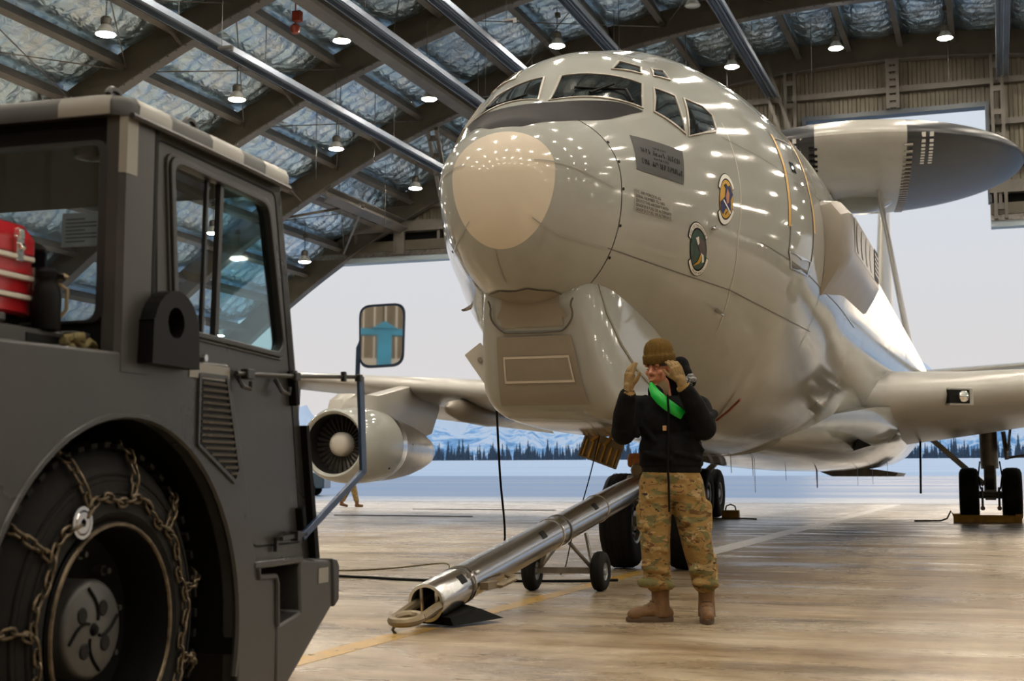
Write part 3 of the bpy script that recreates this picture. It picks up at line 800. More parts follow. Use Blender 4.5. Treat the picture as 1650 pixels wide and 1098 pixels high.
def skinpatch(name, poly, m, parent, off=0.004, rings=6, sub=8, flat=False, **k):
    """poly of (s, theta) corners; straight chords in space laid on the skin, filled as a fan"""
    C = [FS(*p) for p in poly]; n = len(C); cen = sum(C, Vector()) / n
    out = []
    for i in range(n):
        for j in range(sub): out.append(C[i].lerp(C[(i + 1) % n], j / sub))
    rr = [[onskin(cen.lerp(p, q / rings), off) for p in out] for q in range(rings, 0, -1)]
    g = G().loft(rr, (False, True))
    if flat:
        pass
    return obj(name, g, m, parent, smooth=60, **k)
def skinframe(name, poly, wid, m, parent, off=0.006, sub=10, lift=0.0, **k):
    C = [FS(*p) for p in poly]; n = len(C); cen = sum(C, Vector()) / n
    out = []
    for i in range(n):
        for j in range(sub): out.append(C[i].lerp(C[(i + 1) % n], j / sub))
    inn = [p + (cen - p).normalized() * wid for p in out]
    a = [onskin(p, 0.0) for p in out]; b = [onskin(p, off) for p in out]; c = [onskin(p, off) for p in inn]; d = [onskin(p, 0.0) for p in inn]
    return obj(name, G().loft([a, b, c, d], (False, False)), m, parent, smooth=30, **k)
def skinline(name, pts, wid, m, parent, off=0.003, n=24, **k):
    P = [FS(*p) for p in pts]; out = []
    for i in range(len(P) - 1):
        for j in range(n): out.append(P[i].lerp(P[i + 1], j / n))
    out.append(P[-1]); ra = []; rb = []
    for i, p in enumerate(out):
        a = out[max(0, i - 1)]; b = out[min(len(out) - 1, i + 1)]; d = (b - a).normalized(); s, th = inv(p); nn = NS(s, th); sd = d.cross(nn)
        ra.append(onskin(p + sd * wid / 2, off)); rb.append(onskin(p - sd * wid / 2, off))
    return obj(name, G().loft([ra, rb], (False, False), False), m, parent, smooth=60, **k)
# antiglare panel ahead of the windshield
lo_ = pchip([-50, -41.5, -20, -14, 0, 14, 20, 41.5, 50], [1.435, .879, .275, .235, .23, .235, .275, .879, 1.43])
hi_ = pchip([-50, -41, -25, -7, 0, 7, 25, 41, 50], [1.438, 1.31, 1.10, .96, .95, .96, 1.12, 1.33, 1.437])
tt = np.linspace(-49.5, 49.5, 60)
g = G().loft([[FS(lo_(t) + (hi_(t) - lo_(t)) * i / 10, t) + NS(lo_(t) + (hi_(t) - lo_(t)) * i / 10, t) * 0.003 for t in tt] for i in range(11)], (False, False), False)
obj('antiglare_panel', g, 'antiglare', plane, smooth=180, label='dark matt panel under the windshield')
# windows
WINS = [('windshield_pane', [(0.995, 6.5), (1.44, 3.0), (1.736, 38.0), (1.452, 48.6)]), ('windshield_pane', [(1.297, -43.3), (1.50, -31.5), (1.461, -4.3), (1.02, 0.4)]),
        ('side_window', [(1.796, 41.5), (1.978, 48.6), (1.776, 66.0), (1.535, 52.0)]), ('side_window', [(2.08, 49.9), (2.36, 53.2), (2.44, 57.5), (2.35, 64.4), (1.80, 66.9)]),
        ('eyebrow_window', [(1.70, 22.5), (1.898, 21.3), (1.992, 30.7), (1.866, 34.0)]), ('eyebrow_window', [(2.104, 32.1), (2.299, 34.2), (2.169, 40.7), (1.961, 37.0)]),
        ('side_window', [(1.796, -41.5), (1.978, -48.6), (1.776, -66.0), (1.535, -52.0)]), ('side_window', [(2.08, -49.9), (2.36, -53.2), (2.44, -57.5), (2.35, -64.4), (1.80, -66.9)]),
        ('eyebrow_window', [(1.70, -22.5), (1.898, -21.3), (1.992, -30.7), (1.866, -34.0)]), ('eyebrow_window', [(2.104, -32.1), (2.299, -34.2), (2.169, -40.7), (1.961, -37.0)])]
for nm, poly in WINS:
    w = skinpatch(nm, poly, 'cockpit_glass', plane, 0.004, 4, 10)
    skinframe('window_frame', poly, 0.022, 'window_frame', w, 0.012)
g = G(); P = [onskin(FS(1.30, 20) , 0.02), onskin(FS(1.36, 34), 0.03), onskin(FS(1.33, 15), 0.03), onskin(FS(1.32, 30), 0.03)]
a, b = onskin(FS(1.24, 15), 0.02), onskin(FS(1.47, 36), 0.03); c_ = onskin(FS(1.40, 43), 0.02)
obj('wiper', G().tube([a, b], 0.010, 6).tube([b, c_], 0.012, 6).tube([onskin(FS(1.22, 24), 0.02), onskin(FS(1.44, 30), 0.035)], 0.014, 6), 'cable_black', plane)
obj('wiper', G().tube([onskin(FS(1.28, -34), 0.02), onskin(FS(1.12, -8), 0.03)], 0.010, 6), 'cable_black', plane)
# skin seams
skinline('panel_seam', [(0.80, 124.2), (2.65, 119.6), (5.0, 117)], 0.010, 'seam', plane)
skinline('frame_seam', [(2.56, 60), (2.514, 79.7), (2.486, 100.6), (2.663, 119.6), (2.9, 135)], 0.012, 'placard', plane)
skinline('panel_seam', [(2.4, 66), (3.5, 74), (5.0, 76)], 0.006, 'seam', plane)
skinline('panel_seam', [(2.9, 100), (4.9, 104), (8, 106)], 0.008, 'seam', plane)
skinline('frame_seam', [(4.80, 60), (4.84, 90), (4.9, 125)], 0.010, 'seam', plane)
skinline('frame_seam', [(6.9, 106), (6.9, 140)], 0.008, 'seam', plane)
# lightning diverter strips on the radome
for p in ([(0.089, 71.2), (0.70, 95.4)], [(0.126, 134.8), (0.80, 124.6)], [(0.179, -171.2), (0.443, -173.2)], [(0.089, -71.2), (0.70, -95.4)], [(0.126, -134.8), (0.80, -124.6)]):
    skinline('diverter_strip', p, 0.009, 'decal_pale', plane, 0.010)
for th in (62, 78, 95, 112, 128, -62, -90, -120):
    p = onskin(FS(ssplit(th) + 0.02, th), 0.0); nn = NS(ssplit(th) + 0.02, th)
    obj('latch_bolt', G().cyl(p, p + nn * 0.006, 0.012, n=8), 'decal_black', plane)
# painted placards and squadron marks
def skintext(name, lines, quad, m, parent, off=0.007, fill=0.8, align='L', margin=0.03):
    """lines of letters laid inside a quad of (s, theta): TL, TR, BR, BL"""
    C = [FS(*p) for p in quad]; n = len(lines); g = G()
    for li, (body, w0, w1, hs) in enumerate(lines):
        vs, fs = text_mesh(body)
        if not vs: continue
        mx = max(v[0] for v in vs); mn = min(v[0] for v in vs); my = max(v[1] for v in vs); ny = min(0, min(v[1] for v in vs))
        out = []
        y0 = sum(l[3] for l in lines[:li]) / sum(l[3] for l in lines); y1 = sum(l[3] for l in lines[:li + 1]) / sum(l[3] for l in lines)
        for v in vs:
            u = w0 + (w1 - w0) * (v[0] - mn) / max(1e-4, mx - mn); q = (v[1]) / max(0.7, my)
            w = y1 - (y1 - y0) * (0.12 + 0.72 * q)
            P = (C[0].lerp(C[1], u)).lerp(C[3].lerp(C[2], u), w)
            out.append(onskin(P, off))
        g.add(out, fs)
    return obj(name, g, m, parent, smooth=0)
quad = [(1.08, 59.0), (1.641, 72.7), (1.572, 87.3), (0.982, 82.2)]
dk = skinpatch('crew_placard', quad, 'decal_grey', plane, 0.004, 5, 8, label='dark grey painted name block below the cockpit window')
# the hand-lettered names are not legible: letter strokes only
g = G(); C = [FS(*p) for p in quad]; rnd = random.Random(5)
def stroke(u0, v0, u1, v1, w=0.010, gg=None, CC=None, off=0.006):
    f = lambda u, v: (CC[0].lerp(CC[1], u)).lerp(CC[3].lerp(CC[2], u), v)
    a, b = f(u0, v0), f(u1, v1); d = (b - a).normalized(); s, th = inv(a); sd = d.cross(NS(s, th)) * w / 2
    gg.add([onskin(a - sd, off), onskin(b - sd, off), onskin(b + sd, off), onskin(a + sd, off)], [(0, 1, 2, 3)])
def scrawl(u0, u1, v, h, gg, CC, w=0.010, words=(4, 6, 5)):
    n = sum(words) + len(words) - 1; du = (u1 - u0) / n; u = u0
    for k, c in enumerate(words):
        for i in range(c):
            for q in range(3):
                a = (rnd.random(), rnd.choice((0, 0.5, 1))); b = (rnd.random(), rnd.choice((0, 0.5, 1)))
                if a == b: continue
                stroke(u + du * 0.75 * a[0], v + h * a[1], u + du * 0.75 * b[0] + 1e-4, v + h * b[1] + 1e-4, w, gg, CC)
            u += du
        u += du
scrawl(0.36, 0.62, 0.22, 0.05, g, C, 0.006, (9,)); scrawl(0.12, 0.92, 0.32, 0.13, g, C, 0.011, (4, 5, 6))
scrawl(0.36, 0.66, 0.52, 0.05, g, C, 0.006, (10,)); scrawl(0.10, 0.96, 0.64, 0.14, g, C, 0.012, (4, 6, 7))
obj('placard_lettering', g, 'decal_black', dk, smooth=0, kind='stuff')
quad = [(0.946, 93.4), (1.424, 95.2), (1.454, 103.6), (0.977, 103.2)]
sv = skinpatch('service_placard', quad, 'decal_pale', plane, 0.003, 4, 8, label='pale stencilled servicing block')
skintext('stencil_lettering', [('U.S. AIR FORCE E-3G', 0.02, 0.68, 1), ('SERIAL NUMBER 76-1606', 0.02, 0.78, 1), ('SERVICE THIS AIRCRAFT WITH', 0.02, 0.88, 1), ('GRADE JP-8 FUEL OR ALTERNATE', 0.02, 0.97, 1), ('GRADE JP-5 FUEL OR ALTERNATE', 0.02, 0.97, 1)], quad, 'decal_black', sv, 0.006)
def seal(name, cen, top, bot, lef, rig, field, label):
    """oval badge: unit disc (u right, v up) mapped onto the skin"""
    c = FS(*cen); up = (FS(*top) - FS(*bot)) / 2; rt = (FS(*rig) - FS(*lef)) / 2
    f = lambda u, v, off=0.006: onskin(c + rt * u + up * v, off)
    def disc(nm, r, m, par, off, sq=1.0, cu=0, cv=0, ru=None):
        ru = ru or r
        rr = [[f(cu + ru * q * math.cos(w), cv + r * q * math.sin(w), off) for w in np.linspace(0, 2 * math.pi, 37)[:-1]] for q in (1, 0.75, 0.5, 0.25)]
        return obj(nm, G().loft(rr, (False, True)), m, par, smooth=60)
    def poly(nm, pts, m, par, off):
        cu = sum(p[0] for p in pts) / len(pts); cv = sum(p[1] for p in pts) / len(pts); o = []
        for i in range(len(pts)):
            for j in range(4):
                a, b = pts[i], pts[(i + 1) % len(pts)]; o.append((a[0] + (b[0] - a[0]) * j / 4, a[1] + (b[1] - a[1]) * j / 4))
        rr = [[f(cu + (p[0] - cu) * q, cv + (p[1] - cv) * q, off) for p in o] for q in (1, 0.6, 0.25)]
        return obj(nm, G().loft(rr, (False, True)), m, par, smooth=60)
    def arcband(nm, a0, a1, r0, r1, m, par, off):
        w = np.linspace(R_(a0), R_(a1), 24)
        return obj(nm, G().loft([[f(r0 * math.cos(x), r0 * math.sin(x), off) for x in w], [f(r1 * math.cos(x), r1 * math.sin(x), off) for x in w]], (False, False), False), m, par, smooth=60)
    def arctext(nm, body, a0, a1, r0, r1, m, par, off):
        vs, fs = text_mesh(body); mx = max(v[0] for v in vs); out = []
        for v in vs:
            a = R_(a0 + (a1 - a0) * v[0] / mx); r = r0 + (r1 - r0) * v[1] / 0.7
            out.append(f(r * math.cos(a), r * math.sin(a), off))
        return obj(nm, G().add(out, fs), m, par, smooth=0)
    base = disc(name, 0.80, 'decal_black', plane, 0.004); base['label'] = label
    return f, disc, poly, arcband, arctext, base
f, disc, poly, arcband, arctext, bd = seal('squadron_badge', (1.916, 111.8), (1.812, 101.7), (2.096, 121.5), (1.772, 113.1), (2.07, 110.4), None, 'round dark green eagle badge with white scrolls, the lower badge')
disc('badge_field', 0.75, 'decal_green', bd, 0.006)
for (a0, a1) in ((28, 150), (205, 338)):
    arcband('scroll_border', a0 - 2, a1 + 2, 0.79, 1.04, 'decal_black', bd, 0.005); arcband('scroll', a0, a1, 0.82, 1.0, 'decal_white', bd, 0.0075)
arctext('scroll_lettering', 'EYE OF THE EAGLE', 145, 33, 0.85, 0.95, 'decal_black', bd, 0.009)
arctext('scroll_lettering', '962D AACS', 235, 305, 0.96, 0.86, 'decal_black', bd, 0.009)
poly('badge_wing', [(0.1, 0.45), (0.65, 0.3), (0.6, -0.2), (0.25, -0.3), (-0.05, 0.1)], 'decal_plum', bd, 0.008)
poly('badge_head', [(-0.25, 0.45), (0.05, 0.5), (0.05, 0.25), (-0.08, 0.18)], 'decal_white', bd, 0.009)
poly('badge_crescent', [(0.2, -0.1), (0.45, -0.2), (0.5, -0.45), (0.3, -0.5), (0.3, -0.3)], 'decal_white', bd, 0.0085)
poly('badge_bolt', [(0.2, -0.12), (0.0, -0.32), (-0.1, -0.45), (-0.55, -0.62), (0.1, -0.5), (0.25, -0.35)], 'decal_yellow', bd, 0.009)
f, disc, poly, arcband, arctext, bd = seal('squadron_badge', (2.227, 89.0), (2.275, 80.2), (2.251, 98.7), (2.074, 89.9), (2.39, 88.1), None, 'oval yellow and blue badge with white scrolls, the upper badge')
disc('badge_field', 0.76, 'decal_yellow', bd, 0.006)
for (a0, a1) in ((25, 150), (210, 330)):
    arcband('scroll_border', a0 - 2, a1 + 2, 0.79, 1.04, 'decal_black', bd, 0.005); arcband('scroll', a0, a1, 0.82, 1.0, 'decal_white', bd, 0.0075)
poly('badge_figure', [(-0.72, -0.1), (-0.2, 0.1), (-0.1, 0.5), (0.2, 0.5), (0.45, 0.55), (0.72, 0.15), (0.45, -0.05), (0.5, -0.45), (0.3, -0.5), (-0.1, -0.35), (-0.35, -0.6), (-0.6, -0.45)], 'decal_blue', bd, 0.008)
poly('badge_face', [(-0.12, 0.1), (0.1, 0.4), (0.3, 0.2), (0.22, -0.15), (0.0, -0.18)], 'decal_orange', bd, 0.009)
poly('badge_line', [(-0.42, -0.05), (-0.36, 0.0), (0.5, -0.55), (0.45, -0.6)], 'decal_white', bd, 0.0095)
poly('badge_mark', [(-0.15, -0.58), (0.1, -0.45), (0.12, -0.5), (-0.13, -0.63)], 'decal_black', bd, 0.0095)
poly('badge_top_mark', [(-0.3, 0.55), (0.0, 0.62), (0.15, 0.5), (-0.15, 0.42)], 'decal_black', bd, 0.0075)
# crew door
dl = [(4.60, 50), (4.48, 58), (3.70, 60.5)]
dpoly = [(3.68, 61), (4.50, 59), (4.36, 71), (4.25, 82), (4.235, 95), (4.20, 100), (4.141, 102.6), (3.60, 103.2), (3.49, 99.5), (3.492, 91.4), (3.543, 80.1), (3.616, 70.3)]
dr = skinframe('crew_door', dpoly, 0.02, 'seam', plane, 0.006)
skinline('door_trim', [(3.66, 60), (3.595, 70.3), (3.52, 80.1), (3.47, 91.4)], 0.055, 'door_yellow', dr, 0.006)
skinline('door_trim', [(4.66, 56), (4.46, 66), (4.30, 76), (4.28, 90)], 0.06, 'door_yellow', dr, 0.006)
skinpatch('door_window', [(3.80, 69), (3.93, 69), (3.93, 72.6), (3.80, 72.6)], 'cockpit_glass', dr, 0.006, 3, 4)
skinframe('sill_frame', [(3.50, 99), (4.20, 99), (4.14, 103.5), (3.60, 104)], 0.03, 'bare_aluminium', dr, 0.008)
g = G(); C = [FS(*p) for p in ((3.72, 76), (4.1, 76), (4.1, 80), (3.72, 80))]; scrawl(0.05, 0.9, 0.1, 0.2, g, C, 0.01, (5,)); scrawl(0.05, 0.9, 0.5, 0.2, g, C, 0.01, (4, 3))
obj('door_stencil', g, 'decal_grey', dr, smooth=0)
# probes and small skin fittings
def probe(p, length, up=0.06):
    s, th = p; a = FS(s, th); n = NS(s, th); b = a + n * up; c = b + Vector((0, -length, 0))
    return obj('pitot_probe', G().tube([a, a + n * up * 0.7, b + Vector((0, -0.02, 0)), c], [0.022, 0.016, 0.013, 0.008], 7), 'bare_aluminium', plane)
probe((2.035, 101.7), 0.10, 0.05); probe((2.641, 128), 0.10, 0.09); probe((2.9, -119), 0.05, 0.06)
# chin pod below the radome
def rr_sec(s, cx, z0, z1, w, r, n=7):
    pts = []
    for (sx, sz, a0) in ((1, 1, 0), (-1, 1, 90), (-1, -1, 180), (1, -1, 270)):
        for i in range(n):
            a = R_(a0 + 90 * i / (n - 1)); pts.append((cx + sx * (w - r) + r * math.cos(a), s, (z1 - r if sz > 0 else z0 + r) + r * math.sin(a)))
    return pts
CP = [(0.76, 2.27, 2.36, 0.26, 0.04), (0.80, 2.16, 2.44, 0.36, 0.10), (0.86, 1.99, 2.6, 0.42, 0.15), (0.97, 1.75, 2.7, 0.47, 0.18), (1.09, 1.56, 2.7, 0.51, 0.20), (1.22, 1.46, 2.7, 0.54, 0.22), (1.45, 1.405, 2.7, 0.575, 0.25), (1.9, 1.375, 2.7, 0.62, 0.30), (2.6, 1.35, 2.7, 0.68, 0.36), (3.4, 1.34, 2.6, 0.70, 0.42), (4.4, 1.35, 2.4, 0.66, 0.45), (5.6, 1.36, 2.2, 0.5, 0.40)]
cz = [c[0] for c in CP]
fz = [pchip(cz, [c[k] for c in CP]) for k in range(1, 5)]
ss = list(np.linspace(0.76, 1.5, 26)) + list(np.linspace(1.6, 5.6, 26))
g = G().loft([rr_sec(s, 0.02, *[q(s) for q in fz]) for s in ss])
chin = obj('chin_pod', g, 'aircraft_grey', plane, smooth=70, label='boxy rounded pod under the nose')
# front dielectric face and its taped rectangle
def chinfront(u, v, off):
    """u -1..1 across, v 0 (top) .. 1 (bottom) of the forward sloping face"""
    z = 2.34 - v * (2.34 - 1.50); lo = fz[0]
    a, b = 0.76, 1.45
    for _ in range(40):
        m_ = (a + b) / 2
        if lo(m_) > z: a = m_
        else: b = m_
    w = fz[2](a) - fz[3](a) * 0.75
    return Vector((0.02 + u * w, a - off, z - off * 0.4))
def chinpatch(name, u0, u1, v0, v1, off, m, par):
    us = np.linspace(u0, u1, 12); vs_ = np.linspace(v0, v1, 12)
    return obj(name, G().loft([[chinfront(u, v, off) for u in us] for v in vs_], (False, False), False), m, par, smooth=80)
chinpatch('dielectric_panel', -1.0, 1.0, 0.36, 0.98, 0.014, 'pod_grey', chin)
up_ = skinpatch('upper_lip_panel', [(1.25, -146), (0.992, -148.6), (0.745, -155.3), (0.583, -165.2), (0.524, 173.6), (0.66, 161.2), (0.836, 157.2), (1.002, 158.5), (1.2, 163)], 'pod_grey', chin, 0.006, 5, 5, label='darker panel where the pod meets the radome')
skinline('lip_seam', [(1.25, -146), (0.992, -148.6), (0.745, -155.3), (0.583, -165.2), (0.524, 173.6), (0.66, 161.2), (0.836, 157.2), (1.002, 158.5)], 0.008, 'seam', chin, 0.009, 6)
chinpatch('upper_lip_panel', -1.02, 1.02, -0.10, 0.20, 0.010, 'pod_grey', chin)
chinpatch('upper_lip_panel', -0.86, 0.86, 0.19, 0.275, 0.010, 'pod_grey', chin)
tp = chinpatch('taped_rectangle', -0.80, 0.80, 0.55, 0.76, 0.018, 'pod_grey', chin)
for (u0, u1, v0, v1) in ((-0.84, 0.84, 0.535, 0.556), (-0.84, 0.84, 0.755, 0.776), (-0.84, -0.80, 0.535, 0.776), (0.80, 0.84, 0.535, 0.776)):
    chinpatch('sealant_strip', u0, u1, v0, v1, 0.021, 'sealant', chin)
# curved seam where the radome hinges on the pod
g = G(); a_ = np.linspace(-1.15, 1.15, 40)
p = [chinfront(u, 0.325 - 0.42 * max(0, abs(u) - 0.75) ** 1.5 - 0.01 * u * u, 0.014) for u in np.linspace(-1.5, 1.5, 48)]
obj('radome_lip', G().tube(p, 0.008, 5), 'seam', chin)
for s_ in (-1, 1):
    pts = [Vector((0.02 + s_ * (fz[2](s) + 0.004), s, fz[0](s) + fz[3](s) + 0.02 + q)) for s, q in ((0.95, 0.55), (1.1, 0.45), (1.35, 0.32), (1.7, 0.14), (2.1, 0.0))]
    obj('pod_rib', G().tube(pts, 0.012, 6), 'aircraft_grey', chin)
# angled instrument plate beside the pod (right side of the nose)
g = G(); M_ = Matrix.Rotation(R_(38), 3, 'Y')
pl = obj('sensor_plate', G().box((-0.61, 1.5, 1.84), (0.17, 0.03, 0.44), Matrix.Rotation(R_(-36), 3, 'Y')), 'placard', plane, bevel=0.006, label='small angled plate with two lamps beside the chin pod')
for dx, dz in ((-0.66, 1.921), (-0.565, 1.80)):
    obj('small_lamp', G().cyl((dx, 1.46, dz), (dx, 1.50, dz), 0.022, n=10), 'bare_aluminium', pl)
# cheek fairing behind the crew door
def chk(k, ds): return [(1.5, ds, 3.90), (1.70 + 0.25 * k, ds, 3.87), (1.78 + 0.28 * k, ds, 3.74), (1.78 + 0.285 * k, ds, 3.30), (1.75 + 0.25 * k, ds, 3.17), (1.66 + 0.15 * k, ds, 2.92), (1.5, ds, 2.70)]
for sg in (1, -1):
    R3 = [[(sg * x, s, z + dz) for x, s, z in chk(k, s_)] for s_, k, dz in ((4.86, 0.25, -0.16), (4.92, 0.72, -0.12), (5.05, 0.92, -0.08), (5.3, 1.0, -0.05), (7, 1.02, 0), (8.8, 1.02, 0.05), (9.5, 0.6, 0.05), (10.4, -0.3, 0.05))]
    if sg < 0: R3 = [r[::-1] for r in R3]
    ck = obj('cheek_fairing', G().loft(R3), 'pod_grey', plane, smooth=28)
    if sg > 0:
        g = G().loft([[(2.069, 5.5, 3.70), (2.069, 5.5, 3.32)], [(2.074, 8.0, 3.76), (2.074, 8.0, 3.36)]], (False, False), False); obj('antenna_panel', g, 'decal_pale', ck, smooth=0)
        for k in range(4):
            c = 5.85 + k * 0.58; rr = [[(2.077, c + 0.20 * q * math.cos(w), 3.52 + 0.17 * q * math.sin(w) + 0.014 * k) for w in np.linspace(0, 6.283, 21)[:-1]] for q in (1, 0.4)]
            obj('antenna_oval', G().loft(rr, (False, True)), 'pod_grey', ck, smooth=0)
        g = G().loft([[(2.073, 8.1, 3.78), (2.073, 8.1, 3.38)], [(2.073, 8.75, 3.80), (2.073, 8.75, 3.40)]], (False, False), False); obj('stencil_block', g, 'decal_black', ck, smooth=0)
        g = G()
        for z in (3.46, 3.52, 3.58, 3.64, 3.70): g.add([(2.078, 8.16, z), (2.078, 8.68, z), (2.078, 8.68, z + 0.03), (2.078, 8.16, z + 0.03)], [(0, 1, 2, 3)])
        obj('stencil_lines', g, 'decal_pale', ck, smooth=0)
# wings
AF = [(1.0, 0.0), (0.8, 0.035), (0.6, 0.058), (0.4, 0.068), (0.25, 0.066), (0.12, 0.053), (0.05, 0.037), (0.018, 0.024), (0.004, 0.012), (0, 0), (0.004, -0.012), (0.018, -0.022), (0.05, -0.034), (0.12, -0.047), (0.25, -0.058), (0.4, -0.060), (0.6, -0.048), (0.8, -0.026)]
WS = [(0.4, 12.3, 11.4, 2.10, 0.98), (1.7, 12.95, 10.6, 2.12, 0.98), (3.0, 14.1, 9.2, 2.24, 0.98), (6.7, 16.75, 6.7, 2.66, 0.86), (12, 20.4, 5.2, 3.28, 0.75), (21.6, 27.1, 2.6, 4.35, 0.66)]
def wingring(sg, x, le, ch, z, tk): return [(sg * x, le + a * ch, z + b * ch * tk * 0.95 + 0.02 * ch * (0.4 - a)) for a, b in AF]
for sg in (1, -1):
    r = [wingring(sg, *w) for w in WS]
    if sg < 0: r = [q[::-1] for q in r]
    wg = obj('wing', G().loft(r), 'wing_grey', plane, smooth=40)
    # extended flap sections under the trailing edge
    for (x0, x1, l0, l1, c, z0, z1) in ((7.2, 12, 23.2, 25.4, 1.3, 2.45, 3.05),):
        ring = lambda x, l, z: [(sg * x, l + c * a, z - 0.28 * c * a + 0.10 * b) for a, b in ((0, 0), (0.1, 0.9), (0.5, 1.0), (1, 0), (0.5, -0.4), (0.1, -0.5))]
        q = [ring(x0, l0, z0), ring(x1, l1, z1)]
        if sg < 0: q = [k[::-1] for k in q]
        obj('flap', G().loft(q), 'wing_grey', wg, smooth=40)
    # canoe fairing and pod under the wing
    for (x, s0, s1, z, r0) in ((6.9, 16.3, 20.6, 2.36, 0.24), (10.9, 20.5, 24.2, 2.85, 0.22)):
        prof = [(0.001, 0), (r0 * 0.6, 0.25), (r0, 0.9), (r0, (s1 - s0) * 0.55), (r0 * 0.6, (s1 - s0) * 0.85), (0.001, s1 - s0)]
        obj('flap_track_fairing', G().lathe(prof, (sg * x, s0, z), (0, 1, -0.03), 16), 'pod_grey', wg)
lg = obj('landing_light', G().box((2.92, 14.02, 2.25), (0.46, 0.14, 0.30), Matrix.Rotation(R_(36), 3, 'Z')), 'decal_pale', plane, bevel=0.02, label='rectangular landing light in the wing leading edge')
obj('light_recess', G().box((2.90, 13.97, 2.25), (0.38, 0.10, 0.22), Matrix.Rotation(R_(36), 3, 'Z')), 'decal_black', lg, smooth=0)
d_ = Vector((math.sin(R_(36)), -math.cos(R_(36)), 0)); c_ = Vector((2.97, 13.97, 2.25))
obj('light_lens', G().lathe([(0.001, 0.075), (0.05, 0.07), (0.09, 0.05), (0.10, 0.0)], c_, d_, 18), 'chrome', lg)
# belly fairing with the air inlet
BF = [(8.5, 0.9, 1.225, 1.7), (10, 1.25, 1.20, 1.8), (12, 1.75, 1.14, 2.0), (14, 1.98, 1.09, 2.1), (17, 2.05, 1.07, 2.1), (21, 2.0, 1.08, 2.1), (25, 1.7, 1.14, 2.0), (28, 1.2, 1.20, 1.9)]
rr = []
for s, w, zb, zt in BF:
    rr.append([(w * math.copysign(abs(math.sin(a)) ** 0.8, math.sin(a)), s, zt - (zt - zb) * math.copysign(abs(math.cos(a)) ** 0.7, math.cos(a))) for a in np.linspace(-math.pi / 2, math.pi / 2, 25)])
obj('belly_fairing', G().loft(rr, (True, True)), 'aircraft_grey', plane, smooth=60)
obj('air_inlet', G().prism([(1.569, 1.506), (1.504, 1.329), (1.756, 1.407)], lambda a, b, t: (a - 0.085 * t, 11 + t, b + 0.02 * t), 0.0, 1.5), 'decal_black', plane, smooth=0)
# engines
def engine(x, s0, z):
    e = obj('engine', G().lathe([(0.58, 0.06), (0.60, 0.01), (0.635, -0.01), (0.67, 0.02), (0.715, 0.15), (0.76, 0.5), (0.775, 0.9), (0.765, 1.3), (0.735, 1.72)], (x, s0, z), (0, 1, 0), 48), 'aircraft_grey', plane, smooth=50)
    obj('inlet_duct', G().lathe([(0.58, 0.06), (0.57, 0.2), (0.585, 0.5), (0.585, 0.56), (0.001, 0.56)], (x, s0, z), (0, 1, 0), 40), 'fan_dark', e)
    obj('fan_spinner', G().lathe([(0.001, 0.20), (0.10, 0.21), (0.18, 0.25), (0.235, 0.33), (0.24, 0.5)], (x, s0, z), (0, 1, 0), 28), 'spinner', e)
    for k in range(30):
        a = 2 * math.pi * k / 30; u = Vector((math.cos(a), 0, math.sin(a))); v = Vector((-math.sin(a), 0, math.cos(a)))
        c = Vector((x, s0 + 0.45, z))
        g = G().loft([[c + u * 0.22 - v * 0.02, c + u * 0.22 + v * 0.02 + Vector((0, .05, 0))], [c + u * 0.57 - v * 0.035, c + u * 0.57 + v * 0.025 + Vector((0, .05, 0))]], (False, False), False)
        obj('fan_blade', g, 'dark_steel', e, smooth=0)
    obj('fan_nozzle', G().lathe([(0.735, 1.72), (0.72, 1.9), (0.70, 2.02), (0.66, 2.02), (0.66, 1.8)], (x, s0, z), (0, 1, 0), 48), 'bare_aluminium', e)
    obj('core_cowl', G().lathe([(0.68, 1.7), (0.675, 2.05), (0.64, 2.6), (0.56, 3.3), (0.45, 3.9), (0.34, 4.35), (0.30, 4.38), (0.25, 4.2)], (x, s0, z - 0.02), (0, 1, -0.012), 40), 'heat_metal', e, smooth=50)
    obj('exhaust_plug', G().lathe([(0.24, 4.2), (0.2, 4.5), (0.001, 4.75)], (x, s0, z - 0.02), (0, 1, -0.012), 20), 'dark_steel', e)
    for (s, zz) in ((1.3, -0.45), (2.4, 0.02), (2.6, -0.33)):
        rad = 0.755 if s < 1.7 else 0.635; xx = math.sqrt(max(0, rad * rad - zz * zz))
        obj('vent_hole', G().cyl((x + xx - 0.02, s0 + s, z + zz), (x + xx + 0.012, s0 + s, z + zz), 0.035, n=10), 'decal_black', e)
    return e
for sg, y_in in ((-1, 14.65), (1, 14.65)):
    for x, s0, z, wl, wz_ in ((8.6, y_in, 1.60, 18.1, 2.88), (14.2, 18.9, 2.25, 22.0, 3.55)):
        engine(sg * x, s0, z)
        pp = [(s0 - 0.05 + 0.1, z + 0.66), (s0 + 0.15, z + 0.86), (s0 + 0.5, z + 1.0), (s0 + 1.6, z + 1.02), (wl, wz_ + 0.06), (wl + 1.6, wz_ + 0.1), (wl + 1.6, wz_ - 0.4), (s0 + 4.6, z + 0.32), (s0 + 3.9, z + 0.18), (s0 + 2.0, z + 0.4)]
        rings = []
        for k, w in ((0.0, 0.02), (0.0, 0.12), (0.0, 0.17)): pass
        cs = sum(p[0] for p in pp) / len(pp); czz = sum(p[1] for p in pp) / len(pp)
        lay = lambda t, q: [(sg * x + t, cs + (p[0] - cs) * q, czz + (p[1] - czz) * q) for p in pp]
        obj('engine_pylon', G().loft([lay(-0.20, 0.96), lay(-0.14, 1.0), lay(0.14, 1.0), lay(0.20, 0.96)]), 'wing_grey', plane, smooth=40)
